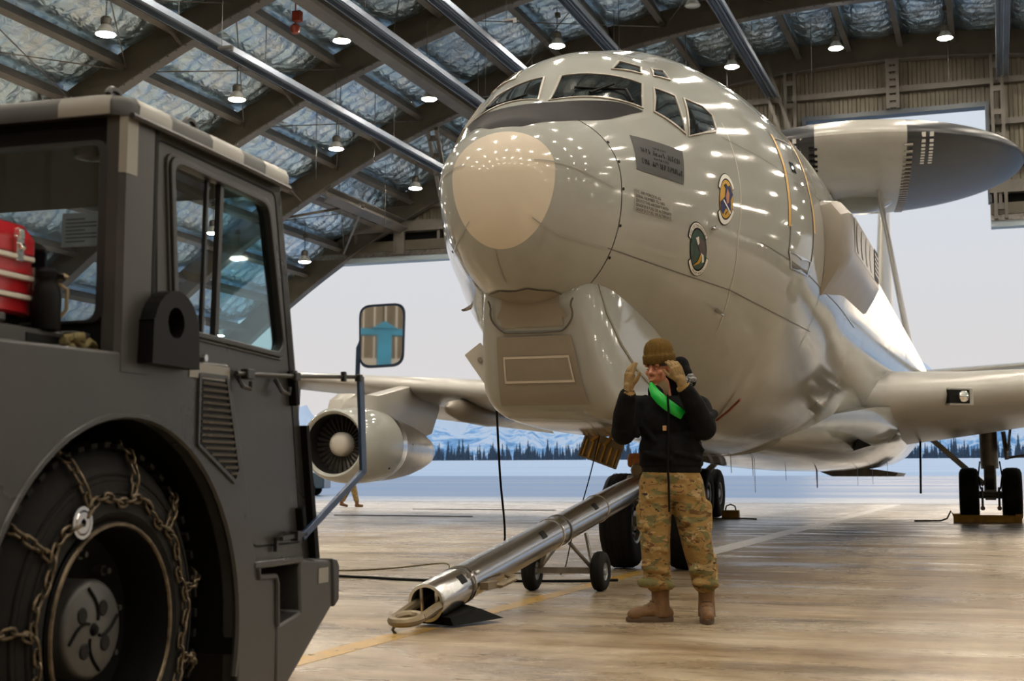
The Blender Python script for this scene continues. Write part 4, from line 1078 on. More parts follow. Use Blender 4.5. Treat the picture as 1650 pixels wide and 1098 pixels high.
# rotating radar dome
DC = Vector((0, 31.3, 9.90)); DR, DH = 4.60, 1.0
def domez(x, y): 
    q = max(0.0, 1 - (x * x + y * y) / (DR * DR)); return DH * q ** 0.55
def domestrip(name, x0, x1, m, nx):
    g = G()
    for sg in (1, -1):
        rr = []
        for i in range(nx + 1):
            x = x0 + (x1 - x0) * (i / nx); L = math.sqrt(max(1e-6, DR * DR - x * x))
            rr.append([DC + Vector((x, L * math.sin(R_(a)), sg * domez(x, L * math.sin(R_(a))))) for a in np.linspace(-90, 90, 41)])
        if sg < 0: rr = [r[::-1] for r in rr]
        g.loft(rr, (False, False), False)
    return obj(name, g, m, dome if name != 'radar_dome' else plane, smooth=60)
dome = domestrip('radar_dome', -1.18, 1.18, 'wing_grey', 16); dome['label'] = 'black saucer radar dome with a pale band, on two struts'
def edge(x0, x1): return x0, x1
for sg in (1, -1):
    g = G(); rr_ = []
    us = [1.18 + (DR - 0.0005 - 1.18) * math.sin(math.pi / 2 * i / 22) for i in range(23)]
    for s2 in (1, -1):
        rr = []
        for x in us:
            L = math.sqrt(max(1e-6, DR * DR - x * x)); rr.append([DC + Vector((sg * x, L * math.sin(R_(a)), s2 * domez(x, L * math.sin(R_(a))))) for a in np.linspace(-90, 90, 41)])
        if s2 * sg < 0: rr = [r[::-1] for r in rr]
        g.loft(rr, (False, False), False)
    obj('dome_shell', g, 'matte_black', dome, smooth=60, label='black dome half')
    g = G()
    for k in range(26):
        y = -4.2 + k * 0.25; z = -domez(1.18, y) - 0.01
        g.box(DC + Vector((sg * 1.22, y, z)), (0.22, 0.10, 0.05))
    o = obj('edge_clips', g, 'decal_black' if sg < 0 else 'pod_grey', dome, smooth=0); o['kind'] = 'stuff'
    g = G()
    for k in range(2):
        for q in range(9):
            y = -4.35 + q * 0.13; g.add([DC + Vector((sg * (1.55 + k * 0.2) + dx, y + dy, -domez(1.6, y + dy) - 0.012)) for dx, dy in ((0, 0), (0.10, 0), (0.10, 0.08), (0, 0.08))], [(0, 1, 2, 3)])
    obj('dome_stencil', g, 'decal_white', dome, smooth=0, kind='stuff')
obj('turntable', G().lathe([(0.001, -1.25), (0.55, -1.2), (0.95, -1.0), (1.15, -0.8)], DC, (0, 0, 1), 32), 'aircraft_grey', dome, smooth=60)
_rz = Matrix.Translation(DC) @ Matrix.Rotation(R_(6), 4, 'Z') @ Matrix.Translation(-DC)
for o in [dome] + list(dome.children): o.data.transform(_rz)
for sg in (1, -1):
    ring = lambda c, ch, tk: [Vector(c) + Vector((tk * b * 9, ch * (a - 0.3), 0)) for a, b in AF]
    r = [ring((sg * 1.42, 30.4, 4.3), 2.2, 0.16), ring((sg * 0.62, 30.2, 9.25), 1.7, 0.12)]
    obj('dome_strut', G().loft(r), 'wing_grey', plane, smooth=40)
# fin and tailplanes
r = [[Vector((0, s0 + ch * a, z)) + Vector((b * ch * 0.8, 0, 0)) for a, b in AF] for s0, ch, z in ((37.2, 6.6, 4.9), (39.9, 4.6, 8.6), (42.2, 3.0, 12.4))]
obj('tail_fin', G().loft(r), 'wing_grey', plane, smooth=40)
for sg in (1, -1):
    r = [[(sg * x, s0 + ch * a, z + b * ch * 0.8) for a, b in AF] for x, s0, ch, z in ((0.4, 39.2, 4.4, 4.4), (6.9, 43.6, 2.0, 5.2))]
    if sg < 0: r = [q[::-1] for q in r]
    obj('tailplane', G().loft(r), 'wing_grey', plane, smooth=40)
# landing gear
def wheel(name, c, rad, wid, par, hub=0.5):
    c = Vector(c); r, w = rad, wid / 2; h = rad * hub
    t = obj(name, G().lathe([(h, -w * 0.80), (h + 0.05 * r, -w * 0.92), (r * 0.82, -w), (r * 0.95, -w * 0.82), (r * 0.992, -w * 0.5), (r, 0), (r * 0.992, w * 0.5), (r * 0.95, w * 0.82), (r * 0.82, w), (h + 0.05 * r, w * 0.92), (h, w * 0.80)], c, (1, 0, 0), 36), 'tyre', par, smooth=50)
    g = G()
    for q in (-0.5, -0.17, 0.17, 0.5):
        g.lathe([(r * 1.0 - 0.0 + 0.001, w * q - 0.006), (r * 1.004, w * q), (r * 1.0 + 0.001, w * q + 0.006)], c, (1, 0, 0), 36)
    obj('tread_groove', g, 'decal_black', t)
    for sg in (-1, 1):
        obj('wheel_hub', G().lathe([(h, w * 0.80), (h * 0.96, w * 0.86), (h * 0.86, w * 0.80), (h * 0.80, w * 0.55), (h * 0.5, w * 0.50), (h * 0.42, w * 0.72), (h * 0.30, w * 0.80), (0.001, w * 0.82)], c, (sg, 0, 0), 28), 'wheel_grey', t)
        g = G()
        for k in range(8):
            a = 2 * math.pi * k / 8; p = c + Vector((sg * w * 0.54, math.cos(a) * h * 0.65, math.sin(a) * h * 0.65)); g.cyl(p, p + Vector((sg * 0.02, 0, 0)), h * 0.075, n=8)
        obj('wheel_bolts', g, 'decal_black', t, smooth=0)
    return t
NG = 4.94
ng = obj('nose_gear', G().cyl((0, NG + 0.1, 1.9), (0, NG, 0.75), 0.11, n=18).cyl((0, NG, 0.8), (0, NG, 0.42), 0.075, n=16).cyl((-0.33, NG, 0.49), (0.33, NG, 0.49), 0.06, n=14), 'gear_steel', plane)
for sg in (-1, 1): wheel('nose_wheel', (sg * 0.33, NG, 0.495), 0.495, 0.33, ng, 0.5)
obj('torque_link', G().beam((0, NG - 0.15, 1.15), (0, NG - 0.36, 0.85), 0.16, 0.05).beam((0, NG - 0.36, 0.85), (0, NG - 0.1, 0.6), 0.14, 0.05), 'gear_steel', ng)
obj('drag_strut', G().beam((0, NG + 0.1, 1.1), (0, NG + 1.2, 1.7), 0.10, 0.08), 'gear_steel', ng)
g = G().box((0, NG - 0.25, 1.12), (0.42, 0.16, 0.14)); obj('steering_head', g, 'gear_orange', ng, bevel=0.03)
for dx in (0.02, 0.16):
    obj('taxi_light', G().lathe([(0.001, -0.07), (0.055, -0.06), (0.07, -0.02), (0.07, 0.06), (0.04, 0.11), (0.001, 0.12)], (dx - 0.06, NG - 0.55, 1.02), (0, 1, 0.0), 16), 'plate_brass', ng)
obj('light_bracket', G().box((0.04, NG - 0.42, 1.14), (0.34, 0.18, 0.10)).cyl((0.04, NG - 0.4, 1.15), (0.04, NG - 0.1, 1.3), 0.03, n=8), 'gear_orange', ng)
# nose gear door: ribbed inner face
o_ = Vector((-0.31, 4.0, 1.22)); rot = Matrix.Rotation(R_(20), 3, 'Y')
dg_ = obj('nose_gear_door', G().box(o_, (0.40, 0.02, 0.26), rot), 'plate_brass', plane, smooth=0, label='ribbed nose gear door hanging open')
for k in range(6): obj('door_rib', G().box(o_ + rot @ Vector((-0.165 + 0.066 * k, -0.02, -0.03)), (0.018, 0.035, 0.17), rot), 'chock_yellow', dg_, smooth=0)
for z in (-0.125, 0.125): obj('door_edge', G().box(o_ + rot @ Vector((0, -0.015, z)), (0.40, 0.045, 0.018), rot), 'plate_brass', dg_, smooth=0)
for sg in (-1, 1): obj('door_edge', G().box(o_ + rot @ Vector((sg * 0.195, -0.015, 0)), (0.018, 0.045, 0.26), rot), 'plate_brass', dg_, smooth=0)
for dx in (-0.08, 0.06): obj('door_hinge', G().beam(o_ + rot @ Vector((dx - 0.04, -0.03, 0.05)), o_ + Vector((dx + 0.12, -0.05, 0.19)), 0.035, 0.03), 'chock_yellow', dg_)
MG = 22.2
for sg in (1, -1):
    cx = sg * 3.365
    mg = obj('main_gear', G().cyl((cx - sg * 0.02, MG + 0.7, 2.3), (cx, MG + 0.7, 1.15), 0.19, n=18).cyl((cx, MG + 0.7, 1.2), (cx, MG + 0.7, 0.6), 0.13, n=16).beam((cx, MG - 0.05, 0.58), (cx, MG + 1.47, 0.58), 0.22, 0.22), 'gear_steel', plane)
    for k in (0, 1):
        obj('axle', G().cyl((cx - 0.45, MG + 1.42 * k, 0.58), (cx + 0.45, MG + 1.42 * k, 0.58), 0.075, n=12), 'dark_steel', mg)
        for q in (-1, 1): wheel('main_wheel', (cx + q * 0.44, MG + 1.42 * k, 0.584), 0.584, 0.40, mg, 0.46)
    obj('side_strut', G().beam((cx - sg * 1.25, MG + 0.65, 1.85), (cx - sg * 0.12, MG + 0.65, 0.80), 0.17, 0.12), 'wing_grey', mg)
    obj('gear_door', G().box((cx + sg * 0.42, MG + 0.6, 1.80), (0.05, 0.9, 0.55), Matrix.Rotation(R_(sg * 8), 3, 'Y')), 'dark_steel', mg)
    obj('actuator', G().cyl((cx + sg * 0.30, MG + 0.3, 1.95), (cx + sg * 0.36, MG + 0.4, 1.35), 0.05, n=10).cyl((cx + sg * 0.34, MG + 0.4, 1.38), (cx + sg * 1.2, MG + 0.4, 1.5), 0.03, n=8), 'gear_steel', mg)
    obj('torque_link', G().beam((cx, MG + 0.45, 1.2), (cx, MG + 0.22, 0.92), 0.2, 0.05).beam((cx, MG + 0.22, 0.92), (cx, MG + 0.55, 0.66), 0.18, 0.05), 'gear_steel', mg)
    for q in (-1, 1):
        obj('brake_rod', G().cyl((cx + q * 0.17, MG - 0.18, 0.75), (cx + q * 0.17, MG - 0.18, 0.33), 0.025, n=8).cyl((cx + q * 0.17, MG - 0.2, 0.30), (cx + q * 0.17, MG - 0.1, 0.30), 0.05, n=10), 'gear_steel', mg)
        obj('brake_hose', G().tube([(cx + q * 0.2, MG - 0.1, 1.3), (cx + q * 0.24, MG - 0.16, 1.0), (cx + q * 0.2, MG - 0.16, 0.7)], 0.018, 6), 'cable_black', mg)
# belly antennas
for (x, s, z, h, w) in ((-0.3, 8.9, 1.24, 0.20, 0.05), (0, 9.5, 1.21, 0.20, 0.035), (0.15, 10.4, 1.19, 0.22, 0.035), (0.1, 10.9, 1.17, 0.44, 0.018), (0.0, 14.9, 1.10, 0.20, 0.03), (0.3, 16.9, 1.12, 0.36, 0.09), (0.9, 18.5, 1.12, 0.32, 0.03), (1.15, 19.0, 1.14, 0.32, 0.03), (1.4, 19.6, 1.16, 0.2, 0.02)):
    obj('blade_antenna', G().loft([[(x - w / 5, s, z + 0.1), (x, s - w, z + 0.1), (x + w / 5, s, z + 0.1), (x, s + w, z + 0.1)], [(x - w / 9, s + 0.06, z - h), (x, s + 0.03, z - h), (x + w / 9, s + 0.06, z - h), (x, s + 0.09, z - h)]]), 'antenna_red' if h == 0.36 else 'gear_steel', plane)
obj('ventral_duct', G().prism([(-0.5, 1.14), (0.6, 1.14), (1.25, 1.05), (1.2, 0.98), (-0.1, 0.98)], lambda a, b, t: (a + 0.3, 20.5 + t, b), 0, 3), 'gear_steel', plane, smooth=0)
obj('drain_mast', G().tube([(2.17, 17, 1.72), (2.15, 17, 0.66)], 0.022, 6), 'cable_black', plane)
a = FS(4.69, 157); b = FS(4.3, 146) + NS(4.3, 146) * 0.02
obj('hanging_strap', G().tube([onskin(a, 0.015), onskin(a.lerp(b, 0.5), 0.03), onskin(b, 0.05)], 0.012, 6), 'antenna_red', plane)
obj('static_wire', G().tube([(0.9, 13.2, 1.42), (1.35, 13.4, 1.45), (1.75, 13.9, 1.62)], 0.02, 6), 'bare_aluminium', plane)
# ================================================================== TOW TRACTOR
V0, U0 = -3.2, 2.4
PSI = R_(2.65)
def tw(v, u): return (v * math.cos(PSI) - u * math.sin(PSI), v * math.sin(PSI) + u * math.cos(PSI), 0)
tug = thing('tow_tractor', 'dark grey aircraft tow tractor with a square cab and chained wheels, at left', 'tractor', tw(V0, U0), PSI)
def T(v, u, z): return (v - V0, u - U0, z)
def tprism(poly, v0, v1): return G().prism(poly, lambda a, b, t: T(t, a, b), v0, v1)
def tbox(v0, v1, u0, u1, z0, z1): return G().b2(T(v0, u0, z0), T(v1, u1, z1))
def arcpts(cx, cy, r, a0, a1, n): return [(cx + r * math.cos(R_(a0 + (a1 - a0) * i / n)), cy + r * math.sin(R_(a0 + (a1 - a0) * i / n))) for i in range(n + 1)]
def rounded(poly, r, n=5):
    out = []; m = len(poly)
    for i in range(m):
        p = Vector(poly[i]); a = (Vector(poly[i - 1]) - p); b = (Vector(poly[(i + 1) % m]) - p)
        q = min(r, a.length * 0.45, b.length * 0.45); a = p + a.normalized() * q; b = p + b.normalized() * q
        for k in range(n + 1):
            t = k / n; out.append(tuple(a * (1 - t) ** 2 + p * 2 * t * (1 - t) + b * t * t))
    return out
def ringpanel(outer, inner, fn, t0, t1, extra=64):
    """plate with one hole: both loops sampled along the same rays"""
    c = Vector((sum(p[0] for p in inner) / len(inner), sum(p[1] for p in inner) / len(inner)))
    ang = sorted(set([round(math.atan2(p[1] - c.y, p[0] - c.x), 5) for p in list(outer) + list(inner)] + [round(-math.pi + 2 * math.pi * i / extra, 5) for i in range(extra)]))
    def hit(loop, a):
        d = Vector((math.cos(a), math.sin(a))); best = None
        for i in range(len(loop)):
            p, q = Vector(loop[i]) - c, Vector(loop[(i + 1) % len(loop)]) - c; e = q - p
            den = d.x * e.y - d.y * e.x
            if abs(den) < 1e-9: continue
            t = (p.x * e.y - p.y * e.x) / den; s = (p.x * d.y - p.y * d.x) / den
            if t > 0 and -1e-6 <= s <= 1 + 1e-6: best = t if best is None else max(best, t)
        return c + d * (best or 0.01)
    o = [hit(outer, a) for a in ang]; i_ = [hit(inner, a) for a in ang]
    rings = [[fn(p.x, p.y, t0) for p in o], [fn(p.x, p.y, t0) for p in i_], [fn(p.x, p.y, t1) for p in i_], [fn(p.x, p.y, t1) for p in o]]
    rings.append(rings[0])
    return G().loft(rings, (False, False))
ts = lambda a, b, t: T(t, a, b)
VS = -2.2
# right and left fender panels with the wheel arch
side = [(0.8, 0.3), (0.8, 1.235), (2.87, 1.284), (4.036, 1.312), (4.062, 1.25), (4.182, 0.897), (4.255, 0.655), (4.285, 0.61), (4.40, 0.59), (4.413, 0.42), (4.41, 0.20), (4.14, 0.20)] + arcpts(3.47, 0.45, 0.665, 0, 180, 28) + [(2.80, 0.3)]
fp = obj('fender_panel', tprism(side, VS - 0.06, VS), 'truck_paint', tug, smooth=0, bevel=0.008)
obj('fender_panel', tprism(side, -4.3, -4.24), 'truck_paint', tug, smooth=0, bevel=0.008)
obj('arch_liner', G().loft([[T(v, a, b) for a, b in arcpts(3.47, 0.45, 0.668, -8, 188, 28)] for v in (VS - 0.02, VS - 0.75)], (False, True), False), 'truck_dark', tug, smooth=40)
obj('arch_lip', G().tube([T(VS - 0.005, a, b) for a, b in arcpts(3.47, 0.45, 0.668, -14, 190, 36)], 0.012, 6), 'truck_paint', fp)
obj('rear_deck', tbox(-4.24, VS - 0.06, 0.8, 3.40, 1.20, 1.262), 'truck_paint', tug, smooth=0)
obj('rear_body', tbox(-4.24, -2.95, 0.8, 4.45, 0.35, 1.2), 'truck_dark', tug, smooth=0)
obj('rear_bumper', tbox(-4.32, VS + 0.02, 0.66, 0.82, 0.35, 0.75), 'truck_dark', tug, bevel=0.02)
tape = obj('reflective_tape', tbox(VS - 0.001, VS + 0.003, 3.78, 4.036, 1.252, 1.300), 'reflective_tape', fp, smooth=0, label='pale reflective tape')
# louvred vent
vp = [(3.849, 1.258), (4.009, 1.262), (4.106, 0.965), (4.085, 0.932), (3.846, 1.046)]
vt = obj('vent', tprism(vp, VS - 0.01, VS + 0.002), 'decal_black', tug, smooth=0)
obj('vent_frame', ringpanel(rounded([(3.836, 1.27), (4.02, 1.272), (4.122, 0.962), (4.09, 0.915), (3.834, 1.04)], 0.012), vp, ts, VS, VS + 0.008), 'truck_paint', vt, smooth=0)
for k in range(15):
    z = 1.240 - k * 0.0205
    ur = 4.009 + (1.262 - z) * (4.106 - 4.009) / (1.262 - 0.965) - 0.006
    ul = 3.855 if z > 1.05 else 3.855 + (1.046 - z) * (4.085 - 3.846) / (1.046 - 0.932)
    if ur - ul > 0.02: obj('vent_slat', G().box(T(VS + 0.004, (ul + ur) / 2, z), (0.012, ur - ul, 0.008), Matrix.Rotation(R_(25), 3, 'Y')), 'truck_paint', vt, smooth=0)
# lifting lug
obj('lifting_lug', ringpanel([(3.480, 1.27), (3.485, 1.40)] + arcpts(3.615, 1.368, 0.130, 165, 8, 12) + [(3.750, 1.27)], arcpts(3.608, 1.400, 0.047, 0, 354, 24), ts, VS + 0.004, VS + 0.055), 'cable_black', tug, smooth=30, bevel=0.006)
obj('lug_bolt', G().cyl(T(VS - 0.01, 3.87, 1.318), T(VS + 0.01, 3.87, 1.318), 0.012, n=8), 'steel', tug)
# ---- cab
cside = [(3.41, 1.22), (3.41, 2.0), (4.405, 1.995), (4.56, 1.32), (4.70, 0.64), (4.25, 0.64), (4.16, 0.95), (4.0, 1.25)]
win = rounded([(3.648, 1.922), (4.305, 1.908), (4.445, 1.41), (4.415, 1.372), (3.70, 1.392)], 0.05)
for v, sgn in ((VS, 1), (-4.24, -1)):
    cs = obj('cab_side', ringpanel(cside, win, ts, v - 0.05, v - 0.012), 'truck_paint', tug, smooth=0)
    wn = rounded([(3.648, 1.922), (4.305, 1.908), (4.445, 1.41), (4.415, 1.372), (3.70, 1.392)], 0.05)
    c_ = Vector((4.05, 1.65)); wi = [tuple(c_ + (Vector(p) - c_) * 0.955) for p in wn]
    wo_ = [tuple(c_ + (Vector(p) - c_) * 1.025) for p in wn]
    if sgn > 0:
        obj('window_seal', ringpanel(wo_, wi, ts, v - 0.03, v + 0.004), 'rubber_black', cs, smooth=0, bevel=0.004)
        ws = obj('window_rim', ringpanel([tuple(c_ + (Vector(p) - c_) * 1.06) for p in wn], wo_, ts, v - 0.02, v - 0.004), 'truck_paint', cs, smooth=0, bevel=0.003)
        tp_ = [p for p in wi]
        def clip(poly, u, keep):
            out = []
            for i in range(len(poly)):
                a, b = poly[i], poly[(i + 1) % len(poly)]; ia, ib = (a[0] - u) * keep > 0, (b[0] - u) * keep > 0
                if ia: out.append(a)
                if ia != ib: t = (u - a[0]) / (b[0] - a[0]); out.append((u, a[1] + (b[1] - a[1]) * t))
            return out
        r_ = clip(wi, 3.975, 1); l_ = clip(wi, 3.96, -1)
        obj('sliding_pane', tprism(r_, v - 0.022, v - 0.019), 'pane_teal', cs, smooth=0, label='teal tinted sliding pane')
        obj('pane_frame', G().beam(T(v - 0.02, 3.968, 1.383), T(v - 0.02, 3.985, 1.905), 0.022, 0.02).beam(T(v - 0.03, 3.90, 1.385), T(v - 0.03, 3.915, 1.905), 0.012, 0.014), 'rubber_black', cs, smooth=0)
        obj('fixed_pane', tprism(l_, v - 0.030, v - 0.028), 'pane_clear', cs, smooth=0)
        dl = rounded([(3.575, 1.965), (4.37, 1.955), (4.515, 1.32), (4.625, 0.70), (4.26, 0.70), (3.61, 1.25)], 0.03)
        d2 = [tuple(Vector(p) + (Vector((4.0, 1.5)) - Vector(p)).normalized() * 0.008) for p in dl]
        obj('door_gap', ringpanel(dl, d2, ts, v - 0.0125, v - 0.010), 'decal_black', cs, smooth=0)
        for (u, z0, z1) in ((4.515, 1.20, 1.325), (4.60, 0.715, 0.83)):
            obj('door_hinge', G().beam(T(v + 0.002, u + 0.012, z0), T(v + 0.002, u - 0.012, z1), 0.03, 0.03), 'truck_dark', cs, bevel=0.004)
        obj('front_pillar', tprism([(4.735, 0.64), (4.70, 0.64), (4.60, 1.13), (4.625, 1.13)], v - 0.03, v + 0.015), 'truck_dark', cs, smooth=0)
    else:
        obj('side_pane', tprism(wi, v - 0.022, v - 0.019), 'pane_clear', cs, smooth=0)
tf = lambda a, b, t: T(a, t, b)
rear_o = [(-4.29, 1.24), (-4.29, 2.0), (VS - 0.012, 2.0), (VS - 0.012, 1.24)]
rear_i = rounded([(-4.23, 1.385), (-4.23, 1.915), (-2.262, 1.915), (-2.262, 1.385)], 0.045)
cr = obj('cab_rear', ringpanel(rear_o, rear_i, tf, 3.39, 3.43), 'truck_dark', tug, smooth=0)
obj('rear_seal', ringpanel([tuple(Vector((-3.25, 1.65)) + (Vector(p) - Vector((-3.25, 1.65))) * 1.012) for p in rear_i], [tuple(Vector((-3.25, 1.65)) + (Vector(p) - Vector((-3.25, 1.65))) * 0.985) for p in rear_i], tf, 3.383, 3.43), 'rubber_black', cr, smooth=0)
obj('rear_pane', G().prism(rear_i, tf, 3.408, 3.411), 'pane_dark', cr, smooth=0)
nt_ = obj('paper_notice', tbox(-2.418, -2.268, 3.413, 3.415, 1.612, 1.712), 'placard', cr, smooth=0, label='faded notice sheet behind the rear pane')
g = G()
for k in range(7): g.b2(T(-2.405, 3.4125, 1.625 + k * 0.011), T(-2.30 if k % 3 else -2.34, 3.413, 1.629 + k * 0.011))
obj('notice_lines', g, 'decal_grey', nt_, smooth=0)
obj('notice_lines', tbox(-2.288, -2.274, 3.4125, 3.413, 1.66, 1.70), 'decal_black', nt_, smooth=0)
# rounded corner post
g = G().loft([[T(-2.255, 3.383, z), T(-2.215, 3.386, z), T(-2.198, 3.40, z), T(-2.196, 3.45, z), T(-2.196, 3.545, z), T(-2.23, 3.55, z), T(-2.26, 3.42, z)] for z in (1.24, 2.0)])
cp_ = obj('corner_post', g, 'truck_paint', tug, smooth=30)
obj('reflective_tape', G().loft([[T(-2.2145, 3.3845, z), T(-2.196, 3.398, z), T(-2.1945, 3.452, z), T(-2.20, 3.45, z), T(-2.21, 3.40, z)] for z in (1.818, 1.996)]), 'reflective_tape', cp_, smooth=30, label='pale reflective tape')
obj('post_gap', tbox(-2.2, -2.195, 3.548, 3.566, 1.27, 1.985), 'decal_black', cp_, smooth=0)
# front of the cab
for v0, v1 in ((-4.24, -4.18), (VS - 0.06, VS - 0.012)):
    obj('windshield_post', G().loft([[T(v0, 4.405, 1.99), T(v1, 4.405, 1.99), T(v1, 4.36, 1.99), T(v0, 4.36, 1.99)], [T(v0, 4.70, 0.64), T(v1, 4.70, 0.64), T(v1, 4.64, 0.64), T(v0, 4.64, 0.64)]]), 'truck_paint', tug, smooth=0)
obj('dash_panel', G().loft([[T(-4.2, 4.545, 1.36), T(VS - 0.05, 4.545, 1.36), T(VS - 0.05, 4.30, 1.30), T(-4.2, 4.30, 1.30)], [T(-4.2, 4.70, 0.64), T(VS - 0.05, 4.70, 0.64), T(VS - 0.05, 4.30, 0.64), T(-4.2, 4.30, 0.64)]]), 'truck_dark', tug, smooth=0)
obj('windshield_pane', G().loft([[T(-4.18, 4.41, 1.97), T(VS - 0.06, 4.41, 1.97)], [T(-4.18, 4.545, 1.36), T(VS - 0.06, 4.545, 1.36)]], (False, False), False), 'pane_clear', tug, smooth=0)
obj('cab_floor', tbox(-4.24, VS - 0.05, 3.43, 4.60, 1.13, 1.16), 'truck_dark', tug, smooth=0)
st_ = obj('seat', G().box(T(-2.95, 3.95, 1.20), (0.5, 0.5, 0.14)).box(T(-2.95, 3.72, 1.45), (0.48, 0.12, 0.5)), 'truck_dark', tug, bevel=0.04)
obj('headrest', G().box(T(-2.62, 4.12, 1.78), (0.10, 0.07, 0.26)).cyl(T(-2.62, 4.12, 1.45), T(-2.62, 4.12, 1.7), 0.02, n=8), 'truck_dark', st_, bevel=0.03)
obj('headliner', tbox(-4.24, VS - 0.05, 3.43, 4.40, 1.955, 1.985), 'truck_dark', tug, smooth=0)
obj('cab_light', G().lathe([(0.001, -0.05), (0.05, -0.04), (0.06, 0.0)], T(-2.42, 3.55, 1.95), (0, 0, 1), 14), 'dark_steel', tug)
# roof
rf = obj('cab_roof', G().loft([[T(a, b, z) for a, b in rounded([(-4.33 + q, 3.365 + q), (VS + 0.015 - q, 3.365 + q), (VS + 0.015 - q, 4.425 - q), (-4.33 + q, 4.425 - q)], 0.08)] for q, z in ((0.0, 1.985), (0, 2.025), (0.012, 2.045), (0.05, 2.062), (0.3, 2.075))]), 'truck_roof', tug, smooth=50)
obj('drip_rail', G().tube([T(VS + 0.016, 3.40, 1.987), T(VS + 0.018, 4.0, 1.985), T(VS + 0.016, 4.43, 1.98)], 0.010, 6), 'rubber_black', rf)
for u0, u1 in ((3.44, 3.62), (3.87, 4.08), (4.24, 4.42)):
    obj('reflective_tape', G().loft([[T(VS + 0.0155, u, 1.992), T(VS + 0.0165, u, 2.025), T(VS + 0.003, u, 2.047), T(VS - 0.03, u, 2.060)] for u in (u0, u1)], (False, False), False), 'reflective_tape', rf, smooth=40, label='pale reflective tape')
obj('reflective_tape', G().loft([[T(v, 3.364, 1.988), T(v, 3.3635, 2.025), T(v, 3.376, 2.047)] for v in (-2.41, -2.235)], (False, False), False), 'reflective_tape', rf, smooth=40, label='pale reflective tape')
obj('lifting_eye', G().tube([T(-2.30, 3.92 + 0.045 * math.cos(a), 2.06 + 0.055 * math.sin(a)) for a in np.linspace(-0.2, math.pi + 0.2, 14)], 0.011, 6), 'rubber_black', rf)
obj('lifting_eye', G().tube([T(-2.26, 3.42 + 0.03 * math.cos(a), 2.055 + 0.02 * math.sin(a)) for a in np.linspace(0, math.pi, 10)], 0.010, 6), 'rubber_black', rf)
# step and front bumper
obj('step_plate', tbox(-2.62, VS + 0.004, 4.24, 4.62, 0.628, 0.655), 'truck_paint', tug, bevel=0.006)
bp_ = obj('front_bumper', tprism([(4.585, 0.612), (4.60, 0.645), (4.885, 0.622), (4.895, 0.605), (4.897, 0.465), (4.47, 0.19), (4.41, 0.19), (4.41, 0.42), (4.60, 0.452)], -4.3, VS + 0.004), 'truck_paint', tug, bevel=0.01)
obj('bumper_rubber', tprism([(4.86, 0.632), (4.905, 0.625), (4.925, 0.60), (4.925, 0.47), (4.88, 0.445), (4.872, 0.46)], -4.3, VS + 0.012), 'rubber_black', bp_, bevel=0.008)
obj('reflective_tape', tbox(VS + 0.003, VS + 0.007, 4.745, 4.83, 0.545, 0.60), 'reflective_tape', bp_, smooth=0, label='pale reflective tape')
obj('step_box', tbox(-2.66, -2.6, 4.25, 4.6, 0.2, 0.63), 'truck_dark', tug, smooth=0)
obj('step_rim', G().tube([T(VS + 0.002, 4.265, 0.63), T(VS + 0.002, 4.27, 0.60), T(VS + 0.002, 4.395, 0.595), T(VS + 0.002, 4.408, 0.57), T(VS + 0.002, 4.415, 0.42)], 0.010, 6), 'truck_paint', tug)
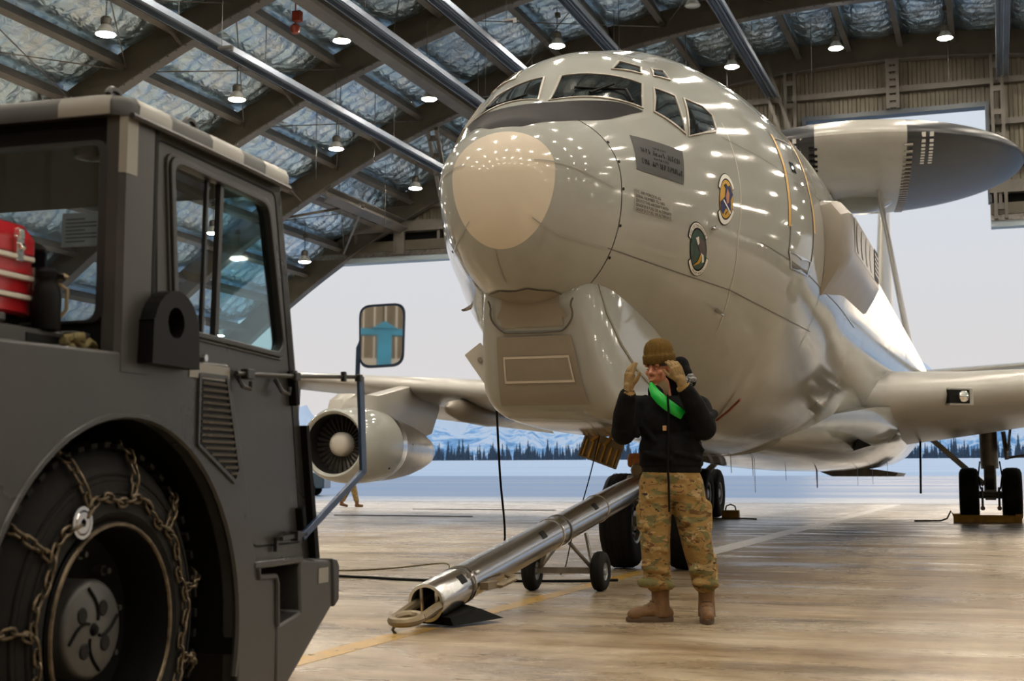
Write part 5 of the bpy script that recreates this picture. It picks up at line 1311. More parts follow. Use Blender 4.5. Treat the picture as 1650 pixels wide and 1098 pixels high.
# ---- wheels
def tug_wheel(v_out, u, sg):
    c = T(v_out, u, 0.50)
    w = obj('tug_tyre', G().lathe([(0.30, 0.02), (0.34, -0.012), (0.42, 0.0), (0.475, 0.015), (0.512, 0.04), (0.533, 0.07), (0.537, 0.17), (0.533, 0.27), (0.512, 0.30), (0.42, 0.34), (0.30, 0.33)], c, (-sg, 0, 0), 56), 'tyre', tug, smooth=40)
    g = G()
    for k in range(52):
        a = 2 * math.pi * k / 52
        for (t, ln) in ((0.055, 0.05), (0.285, 0.05)):
            p = Vector(c) + Vector((-sg * t, math.cos(a) * 0.533, math.sin(a) * 0.533)); g.box(p, (ln, 0.026, 0.014), Matrix.Rotation(a - math.pi / 2, 3, 'X'))
    o = obj('tread_blocks', g, 'tyre', w, smooth=0); o['kind'] = 'stuff'
    for r in (0.375, 0.395, 0.43, 0.45):
        obj('sidewall_rib', G().tube([Vector(c) + Vector((sg * 0.006 if r < 0.42 else -sg * 0.006, math.cos(a) * r, math.sin(a) * r)) for a in np.linspace(0, 2 * math.pi, 49)[:-1]], 0.005, 5, True), 'tyre', w)
    rim = obj('wheel_rim', G().lathe([(0.315, 0.0), (0.305, -0.012), (0.295, 0.0), (0.285, 0.05), (0.275, 0.13), (0.20, 0.16), (0.16, 0.165), (0.001, 0.165)], c, (-sg, 0, 0), 44), 'truck_dark', w, smooth=40)
    obj('rim_edge', G().tube([Vector(c) + Vector((sg * 0.010, math.cos(a) * 0.304, math.sin(a) * 0.304)) for a in np.linspace(0, 2 * math.pi, 45)[:-1]], 0.007, 6, True), 'chain_steel', rim)
    for k in range(10):
        a = 2 * math.pi * k / 10 + 0.2; p = Vector(c) + Vector((-sg * 0.16, math.cos(a) * 0.215, math.sin(a) * 0.215))
        obj('lug_nut', G().cyl(p, p + Vector((sg * 0.035, 0, 0)), 0.017, n=6).cyl(p, p + Vector((sg * 0.055, 0, 0)), 0.009, n=8), 'hub_grey', rim, smooth=30)
    hub = obj('hub_cap', G().lathe([(0.145, 0.20), (0.145, 0.075), (0.138, 0.063), (0.130, 0.059), (0.001, 0.057)], c, (-sg, 0, 0), 40), 'hub_grey', rim, smooth=35)
    for k in range(4):
        a = R_(45 + 90 * k + 8); p = Vector(c) + Vector((-sg * 0.0565, math.cos(a) * 0.073, math.sin(a) * 0.073))
        obj('hub_hole', G().lathe([(0.024, 0), (0.020, 0.003), (0.001, 0.003)], p, (sg, 0, 0), 16), 'decal_black', hub)
        pts = []
        for q in np.linspace(0, 1, 9):
            r = 0.03 + 0.095 * q; b = a + R_(52) - 0.9 * (1 - q) ** 1.3
            pts.append(Vector(c) + Vector((-sg * 0.056, math.cos(b) * r, math.sin(b) * r)))
        obj('hub_groove', G().tube(pts, 0.005, 5), 'truck_dark', hub)
    obj('hub_plug', G().lathe([(0.02, 0), (0.012, 0.01), (0.001, 0.012)], Vector(c) + Vector((-sg * 0.057, 0, 0)), (sg, 0, 0), 10), 'truck_dark', hub)
    return w, Vector(c)
w1, wc = tug_wheel(VS - 0.07, 3.50, 1)
tug_wheel(-4.3 + 0.045, 3.50, -1)
tug_wheel(VS - 0.07, 1.45, 1); tug_wheel(-4.3 + 0.045, 1.45, -1)
# ---- snow chain on the near wheel: link by link
chain = thing('tyre_chain', 'rusty steel snow chain wrapped around the front wheel of the tow tractor', 'chain', tw(V0, U0), PSI)
g = G(); L_, Wd = 0.020, 0.012
pts = [Vector((L_ * 0.6 + Wd * math.cos(a), Wd * math.sin(a), 0)) for a in np.linspace(-math.pi / 2, math.pi / 2, 5)] + [Vector((-L_ * 0.6 + Wd * math.cos(a), Wd * math.sin(a), 0)) for a in np.linspace(math.pi / 2, 3 * math.pi / 2, 5)]
g.tube(pts, 0.0048, 5, True)
lk = bpy.data.meshes.new('chain_link'); lk.from_pydata(g.v, [], g.f); lk.materials.append(MT['chain_steel']); lk.shade_smooth()
def link(p, d, k, nrm):
    d = d.normalized(); z = (nrm - d * nrm.dot(d)).normalized(); y = z.cross(d)
    if k % 2: y, z = z, -y
    o = bpy.data.objects.new('chain_link', lk); COL.objects.link(o); o.parent = chain
    m = Matrix((d, y, z)).transposed().to_4x4(); m.translation = p; o.matrix_local = m
RCH = 0.385
n = 66
wob = lambda a: RCH + 0.012 * math.sin(a * 11) - 0.010 * abs(math.sin(a * 5.5))
ringp = lambda a: wc + Vector((0.016, math.cos(a) * wob(a), math.sin(a) * wob(a)))
for k in range(n):
    a = 2 * math.pi * k / n
    link(ringp(a), ringp(a + 0.01) - ringp(a - 0.01), k, Vector((1, 0, 0)))
rndc = random.Random(3)
for q in range(11):
    a = R_(14 + q * 360 / 11.0)
    path = [(0.016, wob(a) + 0.005), (0.014, 0.43), (0.004, 0.475), (-0.02, 0.522), (-0.055, 0.546), (-0.10, 0.550), (-0.17, 0.550), (-0.24, 0.550), (-0.29, 0.543), (-0.325, 0.50), (-0.345, 0.44)]
    P = []
    tw_ = rndc.uniform(-0.05, 0.05)
    for i, (dv, r) in enumerate(path):
        b = a + tw_ * math.sin(i * 0.9) ; P.append(wc + Vector((dv, math.cos(b) * r, math.sin(b) * r)))
    acc = 0.02; k = 0
    for i in range(len(P) - 1):
        d = P[i + 1] - P[i]; ln = d.length
        while acc <= ln:
            p = P[i] + d * (acc / ln); out = (p - wc); out.x = 0.08 if i < 3 else 0; link(p, d, k, out.normalized() if i > 2 else Vector((1, 0, 0)))
            acc += 0.0365; k += 1
        acc -= ln
a = R_(121); p = ringp(a) + Vector((0.004, 0, 0))
obj('tensioner', G().lathe([(0.012, -0.006), (0.03, -0.006), (0.034, 0), (0.03, 0.006), (0.012, 0.006)], p, (1, 0, 0), 18).lathe([(0.036, -0.004), (0.046, -0.004), (0.046, 0.004), (0.036, 0.004), (0.036, -0.004)], p, (1, 0, 0), 18), 'steel', chain)
# ---- mirror on its frame
arm = obj('mirror_arm', G().tube([T(VS + 0.02, 4.05, 1.283), T(VS + 0.02, 4.53, 1.306), T(VS + 0.01, 5.07, 1.342)], 0.008, 7), 'rubber_black', tug)
for u_, z_, d_ in ((4.13, 1.285, (0.03, 0.05, 0.035)), (4.49, 1.303, (0.03, 0.04, 0.03)), (4.92, 1.333, (0.02, 0.02, 0.04)), (5.07, 1.338, (0.025, 0.03, 0.03))): obj('arm_clamp', G().box(T(VS + 0.02, u_, z_), d_), 'rubber_black', arm, bevel=0.004)
for u in (4.08, 4.37): obj('arm_hook', G().tube([T(VS + 0.0, u, 1.285), T(VS + 0.03, u, 1.24), T(VS + 0.03, u + 0.05, 1.235), T(VS + 0.03, u + 0.055, 1.26)], 0.008, 6), 'rubber_black', arm)
obj('mirror_strut', G().beam(T(VS + 0.02, 5.085, 1.345), T(VS + 0.02, 5.125, 0.955), 0.05, 0.014, (1, 0, 0)).beam(T(VS + 0.02, 5.128, 0.965), T(VS + 0.02, 4.57, 0.725), 0.03, 0.014, (1, 0, 0)), 'mirror_blue', tug, bevel=0.003)
obj('strut_bracket', G().beam(T(VS + 0.02, 4.60, 0.735), T(VS + 0.02, 4.40, 0.725), 0.014, 0.014).box(T(VS + 0.02, 4.52, 0.73), (0.03, 0.035, 0.035)).beam(T(VS + 0.0, 4.40, 0.73), T(VS + 0.0, 4.40, 0.68), 0.014, 0.014), 'rubber_black', tug)
mir = rounded([(-2.185, 1.375), (-2.19, 1.635), (-1.998, 1.645), (-2.003, 1.385)], 0.05, 7)
nrm = Vector((0.199, -0.98, 0.026)).normalized(); mc = Vector(T(-2.093, 5.1, 1.508))
mx_ = Vector((1, 0.203, 0)).normalized(); my_ = mx_.cross(nrm) * -1
if my_.z < 0: my_ = -my_
mf = lambda a, b, t: mc + mx_ * (a + 2.093) + my_ * (b - 1.508) + nrm * t
sh = lambda k: [tuple(Vector((-2.093, 1.508)) + (Vector(p) - Vector((-2.093, 1.508))) * k) for p in mir]
mo = obj('mirror_housing', G().loft([[mf(a, b, t) for a, b in sh(k)] for k, t in ((0.7, -0.05), (0.95, -0.03), (1.0, 0.0), (0.985, 0.008), (0.90, 0.006))]), 'mirror_blue', tug, smooth=40)
obj('mirror_face', G().loft([[mf(a, b, 0.0075) for a, b in sh(0.915)]], (False, True)), 'mirror_glass', mo, smooth=0)
obj('mirror_stalk', G().tube([T(VS + 0.012, 5.075, 1.34), T(VS + 0.012, 5.08, 1.46), T(VS + 0.02, 5.085, 1.487), T(VS + 0.06, 5.10, 1.495)], 0.010, 8), 'mirror_blue', mo)
# ---- on the deck
rl = obj('deck_rail', tbox(-2.37, -2.32, 2.2, 3.38, 1.262, 1.345).b2(T(-2.36, 2.95, 1.345), T(-2.3, 3.02, 1.37)).b2(T(-2.35, 3.3, 1.28), T(-2.285, 3.38, 1.35)), 'truck_paint', tug, bevel=0.006)
obj('rail_slot', tbox(-2.322, -2.318, 3.13, 3.28, 1.30, 1.33), 'decal_black', rl, smooth=0)
bx = thing('toolbox', 'red steel toolbox with drawers and a chrome latch on the tractor deck', 'toolbox', (0, 0, 0), 0)
bx.location = Vector(tw(-2.55, 2.7)) + Vector((0, 0, 1.384)); bx.rotation_euler = (0, 0, PSI)
obj('toolbox_body', G().b2((-0.17, -0.6, 0), (0.165, 0.535, 0.165)), 'red_paint', bx, bevel=0.006)
obj('shelf_under', G().b2((-0.18, -0.7, -0.122), (0.14, 0.52, 0.0)), 'truck_dark', bx, smooth=0)
obj('toolbox_lid', G().prism([(-0.17, 0.168), (0.17, 0.168), (0.17, 0.215), (0.13, 0.262), (-0.13, 0.262), (-0.17, 0.215)], lambda a, b, t: (a, t, b), -0.6, 0.54), 'red_paint', bx, bevel=0.006)
for k in range(3):
    z = 0.006 + k * 0.054
    dw = obj('drawer', G().b2((0.165, -0.585, z), (0.173, 0.51, z + 0.045)), 'red_paint', bx, bevel=0.002)
    obj('drawer_pull', G().b2((0.172, -0.585, z + 0.036), (0.186, 0.52, z + 0.050)), 'placard', dw, bevel=0.003)
obj('latch', G().b2((0.17, 0.44, 0.145), (0.186, 0.47, 0.215)).cyl((0.185, 0.445, 0.185), (0.185, 0.465, 0.185), 0.012, n=8).b2((0.17, 0.443, 0.205), (0.19, 0.467, 0.235)), 'chrome', bx, bevel=0.002)
obj('corner_strip', G().b2((0.155, 0.533, 0.0), (0.172, 0.541, 0.14)), 'bare_aluminium', bx, smooth=0)
p = Vector(tw(-2.33, 3.23)); p.z = 1.345
bt = thing('vacuum_jug', 'dark insulated jug with spout and handle on the deck behind the cab', 'jug', p, 0.4)
JS = 0.86
obj('jug_body', G().lathe([(0.001, 0), (0.042, 0), (0.046, 0.01), (0.046, 0.10), (0.040, 0.125), (0.034, 0.14), (0.036, 0.15), (0.001, 0.15)], (0, 0, 0), n=20), 'cable_black', bt)
obj('jug_lid', G().lathe([(0.038, 0.148), (0.036, 0.168), (0.024, 0.18), (0.001, 0.182)], (0, 0, 0), n=16).box((0.03, 0, 0.155), (0.05, 0.022, 0.014)), 'truck_dark', bt)
obj('jug_spout', G().tube([(0.03, 0, 0.15), (0.055, 0, 0.158), (0.065, 0, 0.152)], 0.009, 6), 'plate_brass', bt)
obj('jug_handle', G().tube([(0.034, 0.0, 0.135), (0.062, 0.01, 0.12), (0.06, 0.01, 0.06), (0.044, 0.005, 0.04)], 0.007, 6), 'plate_brass', bt)
g = G(); rnd = random.Random(11); cx = Vector(T(-2.27, 3.42, 1.285))
for k in range(5):
    pts = [cx + Vector((rnd.uniform(-0.05, 0.03), -0.14 + 0.045 * i + rnd.uniform(-0.02, 0.02), rnd.uniform(-0.02, 0.05))) for i in range(7)]
    g.tube(pts, 0.014, 6)
sb = obj('webbing_strap', g, 'olive_strap', None, smooth=60); sb.location = tug.location; sb.rotation_euler = (0, 0, PSI); tag(sb, 'crumpled olive webbing strap lying on the deck beside the lug', 'strap')
sb['kind'] = 'stuff'
# the whole tractor is modelled at 1.047 of its true size: bring it and what it carries to scale on the floor
KS = 0.955
for o in (tug, chain, bx, bt, sb):
    l = o.location; k = KS * (JS if o is bt else 1.0); o.location = (l.x * KS, l.y * KS, l.z * KS + 0.042); o.scale = (k, k, k * (1.12 if o is bt else 1.0))
# ================================================================== TOW BAR
p0, p1 = Vector((-3.42, 8.03, 0.155)), Vector((-3.41, 13.70, 0.90))
tb = thing('tow_bar', 'long polished steel aircraft tow bar sloping from the floor up to the nose gear', 'tow bar', (p0.x, p0.y, 0))
O = Vector((p0.x, p0.y, 0)); a = p0 - O; b = p1 - O; d = (b - a).normalized(); sdv = d.cross(Vector((0, 0, 1))).normalized(); upv = sdv.cross(d)
LB = (b - a).length
at = lambda t, s=0.0, u=0.0: a + d * t + sdv * s + upv * u
obj('bar_tube', G().lathe([(0.100, 0.0), (0.120, 0.0), (0.124, 0.01), (0.124, 0.55), (0.122, 0.56), (0.122, LB - 0.9), (0.112, LB - 0.5), (0.088, LB)], a, d, 40, cap=(False, True)), 'steel', tb, smooth=30)
obj('bar_lining', G().lathe([(0.100, 0.0), (0.098, 0.30), (0.001, 0.30)], a, d, 32), 'dark_steel', tb)
for t in (0.52, 0.58, 2.55, 2.75, 3.9): obj('clamp_band', G().lathe([(0.123, -0.012), (0.129, -0.010), (0.129, 0.010), (0.123, 0.012)], at(t), d, 36), 'dark_steel' if t in (0.52, 2.75) else 'bare_aluminium', tb)
rg = obj('lunette_ring', G().tube([at(-0.30 + 0.105 * math.cos(w), 0.085 * math.sin(w) * 1.0, -0.03) for w in np.linspace(0, 2 * math.pi, 25)[:-1]], 0.030, 9, True), 'plate_brass', tb)
for s in (-1, 1):
    obj('lunette_shank', G().tube([at(-0.27, s * 0.085, -0.03), at(-0.1, s * 0.088, -0.02), at(0.22, s * 0.082, -0.01)], 0.030, 8), 'plate_brass', rg)
    obj('shear_pin', G().cyl(at(0.06, s * 0.055, -0.10), at(0.06, s * 0.055, 0.10), 0.017, n=10), 'bare_aluminium', rg)
obj('ring_hook', G().tube([at(-0.34, -0.05, -0.05), at(-0.38, -0.06, -0.08), at(-0.36, -0.05, -0.11)], 0.01, 6), 'dark_steel', rg)
obj('skid_plate', G().loft([[at(0.05, 0.16, -0.15), at(0.48, 0.34, -0.19), at(0.62, 0.05, -0.20), at(0.12, -0.14, -0.155)], [at(0.05, 0.14, -0.10), at(0.42, 0.20, -0.12), at(0.55, 0.02, -0.12), at(0.12, -0.12, -0.10)]]), 'truck_dark', tb, smooth=0)
obj('stow_handle', G().tube([at(0.75, 0.14, -0.03), at(0.82, 0.20, -0.05), at(1.05, 0.22, -0.05), at(1.12, 0.14, -0.04)], 0.022, 7).box(at(0.72, 0.16, -0.03), (0.06, 0.22, 0.05)), 'plate_brass', tb)
for t in (0.50, 0.60): obj('hinge_knuckle', G().cyl(at(t, 0.10, 0.074), at(t + 0.05, 0.10, 0.074), 0.018, n=8), 'bare_aluminium', tb)
for t, ang in ((0.34, 62), (2.05, 62), (3.5, 62)):
    rr = [[at(t + q * 0.10, 0.1252 * math.sin(R_(w)), 0.1252 * math.cos(R_(w))) for w in np.linspace(ang - 26, ang + 4, 8)] for q in (0, 1)]
    obj('decal_block', G().loft(rr, (False, False), False), 'decal_black', tb, smooth=60)
obj('towing_head', G().box(at(LB + 0.1), (0.36, 0.3, 0.12)).cyl(at(LB + 0.12, -0.22), at(LB + 0.12, 0.22), 0.05, n=12), 'dark_steel', tb, bevel=0.02)
# two-wheel carriage
ax = Vector((-3.44, 11.07, 0.165)) - O
for s, x in ((-1, -3.72), (1, -3.16)):
    c = Vector((x, 11.07 + (0.06 if s > 0 else -0.06), 0.165)) - O
    w = obj('carriage_wheel', G().lathe([(0.075, -0.045), (0.085, -0.052), (0.13, -0.055), (0.155, -0.042), (0.164, -0.015), (0.165, 0), (0.164, 0.015), (0.155, 0.042), (0.13, 0.055), (0.085, 0.052), (0.075, 0.045)], c, (1, 0, 0), 32), 'tyre', tb, smooth=50)
    g = G()
    for q in (-0.02, 0.0, 0.02): g.lathe([(0.1645, q - 0.003), (0.1665, q), (0.1645, q + 0.003)], c, (1, 0, 0), 32)
    obj('tread_groove', g, 'decal_black', w)
    for e in (-1, 1): obj('wheel_disc', G().lathe([(0.078, 0.046), (0.07, 0.034), (0.035, 0.03), (0.03, 0.05), (0.001, 0.052)], c, (e, 0, 0), 20), 'wheel_grey', w)
obj('axle', G().beam(Vector((-3.70, 11.01, 0.17)) - O, Vector((-3.18, 11.13, 0.17)) - O, 0.05, 0.05), 'gear_steel', tb)
for s, x, y in ((-1, -3.66, 11.02), (1, -3.22, 11.12)):
    for t in (2.78, 3.25):
        obj('carriage_strut', G().tube([Vector((x, y, 0.18)) - O, at(t, s * 0.09, -0.11)], 0.017, 7), 'gear_steel', tb)
# ================================================================== WHEEL CHOCKS, CABLES
ck = thing('wheel_chock', 'long yellow wooden chock across the front of the right-hand main wheels', 'chock', (-0.25, 31.02, 0), 0.0073)
obj('chock_beam', G().prism([(-0.16, 0), (0.16, 0), (0.10, 0.16), (-0.10, 0.16)], lambda a, b, t: (t, a, b), -0.68, 0.68), 'chock_yellow', ck, bevel=0.012)
for x in (-0.62, 0.62): obj('end_block', G().b2((x - 0.07, -0.17, 0), (x + 0.07, 0.17, 0.185)), 'chock_yellow', ck, bevel=0.012)
obj('chock_rope', G().tube([(-0.68, 0, 0.14), (-0.74, -0.02, 0.24), (-0.82, -0.02, 0.08), (-0.95, 0, 0.03), (-1.5, 0.05, 0.02)], 0.02, 6), 'olive_strap', ck)
ck = thing('wheel_chock', 'small yellow chock with a rope handle beside the far main wheels, right of the person', 'chock', (-5.93, 32.05, 0), 0.1)
obj('chock_block', G().prism([(-0.2, 0), (0.2, 0), (0.13, 0.20), (-0.13, 0.20)], lambda a, b, t: (t, a, b), -0.2, 0.2), 'chock_yellow', ck, bevel=0.02)
obj('chock_handle', G().tube([(-0.12, 0, 0.2), (-0.1, 0, 0.29), (0, 0, 0.33), (0.1, 0, 0.29), (0.12, 0, 0.2)], 0.02, 6), 'cable_black', ck)
def cord(name, pts, r, m, lb, cat='cord'):
    P = [Vector(p) for p in pts]; o_ = P[0]
    # smooth the path
    Q = []
    for i in range(len(P) - 1):
        pa, pb, pc, pd = P[max(0, i - 1)], P[i], P[i + 1], P[min(len(P) - 1, i + 2)]
        for k in range(8):
            t = k / 8; Q.append(0.5 * ((2 * pb) + (pc - pa) * t + (2 * pa - 5 * pb + 4 * pc - pd) * t * t + (3 * pb - pa - 3 * pc + pd) * t ** 3))
    Q.append(P[-1])
    o = obj(name, G().tube([q - o_ for q in Q], r, 6), m, None, smooth=80, loc=o_); tag(o, lb, cat); return o
cord('ground_cord', [(-6.9, 31.2, 0.02), (-6.3, 31.25, 0.02), (-5.6, 31.2, 0.03), (-5.2, 31.3, 0.02)], 0.022, 'olive_strap', 'short rope lying by the small chock at the far main wheels')
cord('hanging_cable', [(-4.0, 10.9, 1.52), (-4.15, 11.4, 0.95), (-4.25, 11.8, 0.45), (-4.42, 12.2, 0.05), (-4.5, 12.5, 0.012), (-4.9, 13.2, 0.012)], 0.010, 'cable_black', 'black cable hanging from the nose pod down behind the tow bar')
cord('hanging_cable', [(-3.66, 12.9, 1.36), (-3.78, 12.9, 0.9), (-3.95, 12.9, 0.35), (-4.05, 12.9, 0.015), (-4.4, 13.4, 0.012)], 0.006, 'cable_black', 'thin straight wire hanging from under the nose gear bay')
cord('floor_cable', [(-7.2, 11.6, 0.014), (-6.3, 11.85, 0.014), (-5.6, 11.75, 0.014), (-4.9, 11.6, 0.014), (-3.8, 11.9, 0.014), (-3.3, 12.2, 0.014)], 0.014, 'cable_black', 'thick black cable lying straight across the floor left of the tow bar')
cord('floor_cable', [(-8, 12.6, 0.01), (-7.0, 12.7, 0.01), (-6.3, 12.6, 0.01), (-5.95, 13.1, 0.01), (-5.5, 13.4, 0.05), (-5.2, 12.9, 0.01), (-4.7, 12.7, 0.01), (-4.0, 13.2, 0.01)], 0.008, 'olive_strap', 'thin brown cord looping on the floor behind the tow bar end')
pg = thing('cable_plug', 'small orange plug on the floor behind the left carriage wheel', 'plug', (-4.43, 12.95, 0), 0.3)
obj('plug_body', G().cyl((0, 0, 0.05), (0.16, 0.02, 0.05), 0.05, n=12), 'orange_plug', pg, bevel=0.01)
obj('plug_collar', G().cyl((-0.06, -0.01, 0.05), (0.0, 0, 0.05), 0.035, n=12), 'cable_black', pg)
g = G().lathe([(0.34, 0.0), (0.33, 0.004), (0.001, 0.004)], (0, 0, 0), n=24)
for i, (x, y, sx, lb) in enumerate(((-14.5, 38.5, 2.3, 'dark flat mat lying on the floor beyond the engine'), (-14, 31.5, 1.9, 'dark streak of grime on the floor left of the tow bar'))):
    o = obj('floor_mat', G().prism([(-sx, -0.12), (sx, -0.2), (sx * 0.9, 0.15), (-sx * 0.7, 0.2)], lambda a, b, t: (a, b, t), 0.001, 0.02), 'decal_grey', None, smooth=0, loc=(x, y, 0)); tag(o, lb, 'mat')

# ================================================================== PERSON
PL = (-2.06, 8.90, 0); PZ = R_(19.5)
per_obj = None
def limb(g, pts, n=12):
    for (p, r), (q, s) in zip(pts[:-1], pts[1:]): g.cap(p, q, r, s, n)
hc = Vector((-0.055, -0.03, 1.655)); HY = R_(-40)
HR = Matrix.Rotation(HY, 3, 'Z') @ Matrix.Rotation(R_(8), 3, 'X')
hp = lambda x, y, z: hc + HR @ Vector((x, y, z))
g = G()
# head: x right, -y face, z up (local)
g.ell(hp(0, 0.02, 0.045), (0.078, 0.098, 0.095), HR, 18, 12)
g.ell(hp(0, -0.03, -0.035), (0.062, 0.062, 0.075), HR, 16, 10)
g.ell(hp(0, -0.062, -0.102), (0.030, 0.026, 0.024), HR, 12, 8)
limb(g, [(hp(0, -0.088, 0.022), 0.010), (hp(0, -0.108, -0.018), 0.014)]); g.ell(hp(0.012, -0.098, -0.022), (0.011, 0.012, 0.009), HR); g.ell(hp(-0.012, -0.098, -0.022), (0.011, 0.012, 0.009), HR)
g.cap(hp(-0.045, -0.078, 0.035), hp(0.045, -0.078, 0.035), 0.014, 0.014)
g.ell(hp(0, -0.086, -0.058), (0.026, 0.014, 0.008), HR); g.ell(hp(0, -0.084, -0.070), (0.022, 0.013, 0.008), HR)
for s in (-1, 1):
    g.ell(hp(s * 0.045, -0.062, -0.015), (0.022, 0.020, 0.022), HR); g.ell(hp(s * 0.078, 0.012, -0.005), (0.012, 0.022, 0.034), HR)
limb(g, [((-0.02, 0.03, 1.40), 0.068), ((-0.04, 0.0, 1.56), 0.058)], 14)
# trunk, arms and legs hidden inside the clothes
g.ell((0.0, 0.0, 1.30), (0.165, 0.10, 0.17)); g.ell((0.015, 0.0, 1.08), (0.15, 0.10, 0.18)); g.cap((-0.17, 0, 1.40), (0.17, 0, 1.40), 0.06, 0.06)
limb(g, [((-0.20, 0, 1.40), 0.05), ((-0.295, -0.12, 1.25), 0.042), ((-0.28, -0.27, 1.49), 0.03)])
limb(g, [((0.20, 0, 1.40), 0.05), ((0.255, -0.14, 1.27), 0.042), ((0.075, -0.25, 1.535), 0.03)])
limb(g, [((-0.07, 0, 0.95), 0.085), ((-0.085, 0.0, 0.52), 0.05), ((-0.055, 0.035, 0.10), 0.030)]); limb(g, [((0.11, 0, 0.95), 0.085), ((0.175, 0.0, 0.52), 0.05), ((0.25, 0.05, 0.10), 0.030)])
per = fuse('person', g, 'skin', None, 0.0075, 4, 0.5, loc=PL); per.rotation_euler = (0, 0, PZ)
tag(per, 'person in tan beanie, black jacket and camouflage trousers, gloved hands raised by the head', 'person')
# eyes and brows
for s in (-1, 1):
    e = obj('eye', G().ell(hp(s * 0.031, -0.083, 0.012), (0.010, 0.006, 0.0038), HR, 10, 6), 'patch_tan', per)  # eye white toned down to tan for the shadowed eyes
    obj('iris', G().ell(hp(s * 0.031, -0.089, 0.010), (0.005, 0.0035, 0.0036), HR, 8, 6), 'decal_black', e)
    obj('eyebrow', G().cap(hp(s * 0.015, -0.094, 0.036), hp(s * 0.050, -0.080, 0.034), 0.005, 0.004, 6), 'hair', per)
obj('lips', G().ell(hp(0, -0.098, -0.063), (0.020, 0.006, 0.004), HR, 10, 6), 'patch_tan', per)
g = G(); rr = []
for (dz, r, ry) in ((-0.058, 0.090, 0.108), (-0.012, 0.089, 0.107)): rr.append([hp(r * math.cos(w), 0.02 + ry * math.sin(w), 0.082 + dz) for w in np.linspace(0, 2 * math.pi, 33)[:-1]])
obj('hairline', G().loft(rr), 'hair', per)
# knitted cap
prof = [(0.0975, 0.116, 0.030), (0.102, 0.120, 0.034), (0.103, 0.121, 0.080), (0.100, 0.118, 0.090), (0.094, 0.111, 0.094), (0.094, 0.110, 0.115), (0.088, 0.102, 0.145), (0.074, 0.086, 0.172), (0.05, 0.06, 0.190), (0.02, 0.025, 0.198)]
g = G().loft([[hp(r * math.cos(w) * (1 + 0.012 * math.sin(w * 24)), 0.015 + ry * math.sin(w) * (1 + 0.012 * math.sin(w * 24)), z + 0.010) for w in np.linspace(0, 2 * math.pi, 97)[:-1]] for r, ry, z in prof], (False, True))
obj('beanie', g, 'beanie_brown', per, smooth=70)
# jacket
g = G()
g.ell((-0.005, 0.0, 1.315), (0.215, 0.150, 0.17), None, 22, 14); g.ell((0.02, -0.005, 1.13), (0.212, 0.155, 0.18), None, 22, 14)
g.loft([[(0.025 + 0.212 * math.cos(w), 0.15 * math.sin(w), z) for w in np.linspace(0, 2 * math.pi, 29)[:-1]] for z in (1.02, 1.10)])
g.loft([[(0.025 + 0.196 * math.cos(w), 0.138 * math.sin(w), z) for w in np.linspace(0, 2 * math.pi, 29)[:-1]] for z in (0.97, 1.04)])
g.cap((-0.19, 0.01, 1.395), (0.19, 0.01, 1.395), 0.092, 0.092, 16)
limb(g, [((-0.215, 0.0, 1.395), 0.095), ((-0.300, -0.10, 1.235), 0.083)], 16); limb(g, [((-0.300, -0.10, 1.235), 0.080), ((-0.302, -0.19, 1.35), 0.072), ((-0.284, -0.255, 1.465), 0.058)], 16)
limb(g, [((0.205, 0.0, 1.395), 0.095), ((0.225, -0.12, 1.265), 0.085)], 16); limb(g, [((0.225, -0.12, 1.265), 0.083), ((0.16, -0.19, 1.40), 0.072), ((0.095, -0.238, 1.505), 0.056)], 16)
# folds
for (p, q, r) in (((-0.25, -0.06, 1.36), (-0.21, -0.13, 1.22), 0.03), ((-0.34, -0.06, 1.30), (-0.30, -0.19, 1.24), 0.03), ((0.15, -0.10, 1.36), (0.27, -0.05, 1.25), 0.035), ((0.30, -0.07, 1.36), (0.26, -0.16, 1.33), 0.03), ((-0.16, -0.13, 1.10), (0.0, -0.15, 1.06), 0.022), ((0.05, -0.15, 1.10), (0.2, -0.10, 1.06), 0.022), ((0.12, -0.12, 1.22), (0.22, -0.06, 1.12), 0.024), ((-0.17, -0.09, 1.28), (-0.10, -0.14, 1.18), 0.02)):
    g.cap(p, q, r, r * 0.8)
# collar
g.loft([[(-0.03 + r * math.cos(w), 0.02 + r * 0.95 * math.sin(w) - dz * 0.2, 1.455 + dz + 0.02 * math.sin(w)) for w in np.linspace(0, 2 * math.pi, 25)[:-1]] for r, dz in ((0.125, 0.0), (0.11, 0.06))], (True, False))
jk = fuse('jacket', g, 'jacket_black', per, 0.0085, 5, 0.5)
g = G(); g.ell((0.12, 0.05, 1.615), (0.062, 0.06, 0.085)); g.ell((0.155, 0.02, 1.575), (0.045, 0.045, 0.04)); g.ell((0.06, 0.10, 1.60), (0.10, 0.09, 0.10)); g.ell((0.10, 0.07, 1.68), (0.065, 0.06, 0.075)); g.cap((-0.09, 0.06, 1.52), (-0.075, -0.02, 1.56), 0.035, 0.03); g.cap((0.06, 0.1, 1.5), (0.15, 0.05, 1.58), 0.07, 0.05); g.cap((-0.06, 0.08, 1.5), (0.08, 0.09, 1.52), 0.06, 0.06); g.cap((-0.095, -0.03, 1.56), (-0.06, -0.11, 1.50), 0.03, 0.028)
hd = fuse('hood', g, 'jacket_black', per, 0.009, 5, 0.5)
g = G(); rnd = random.Random(9)
for k in range(26):
    q = Vector((0.135, 0.0, 1.595)) + Vector((rnd.uniform(-0.045, 0.04), rnd.uniform(-0.035, 0.03), rnd.uniform(-0.04, 0.03))); g.ell(q, (0.024, 0.020, 0.014), None, 8, 6)
MM('scarf_black', (0.012, 0.012, 0.012), 0.9, col2=(0.25, 0.25, 0.25), vscale=60, lo=0.55, hi=0.6)
bpy.data.materials['scarf_black'].node_tree.nodes['Principled BSDF'].inputs['Specular IOR Level'].default_value = 0.1
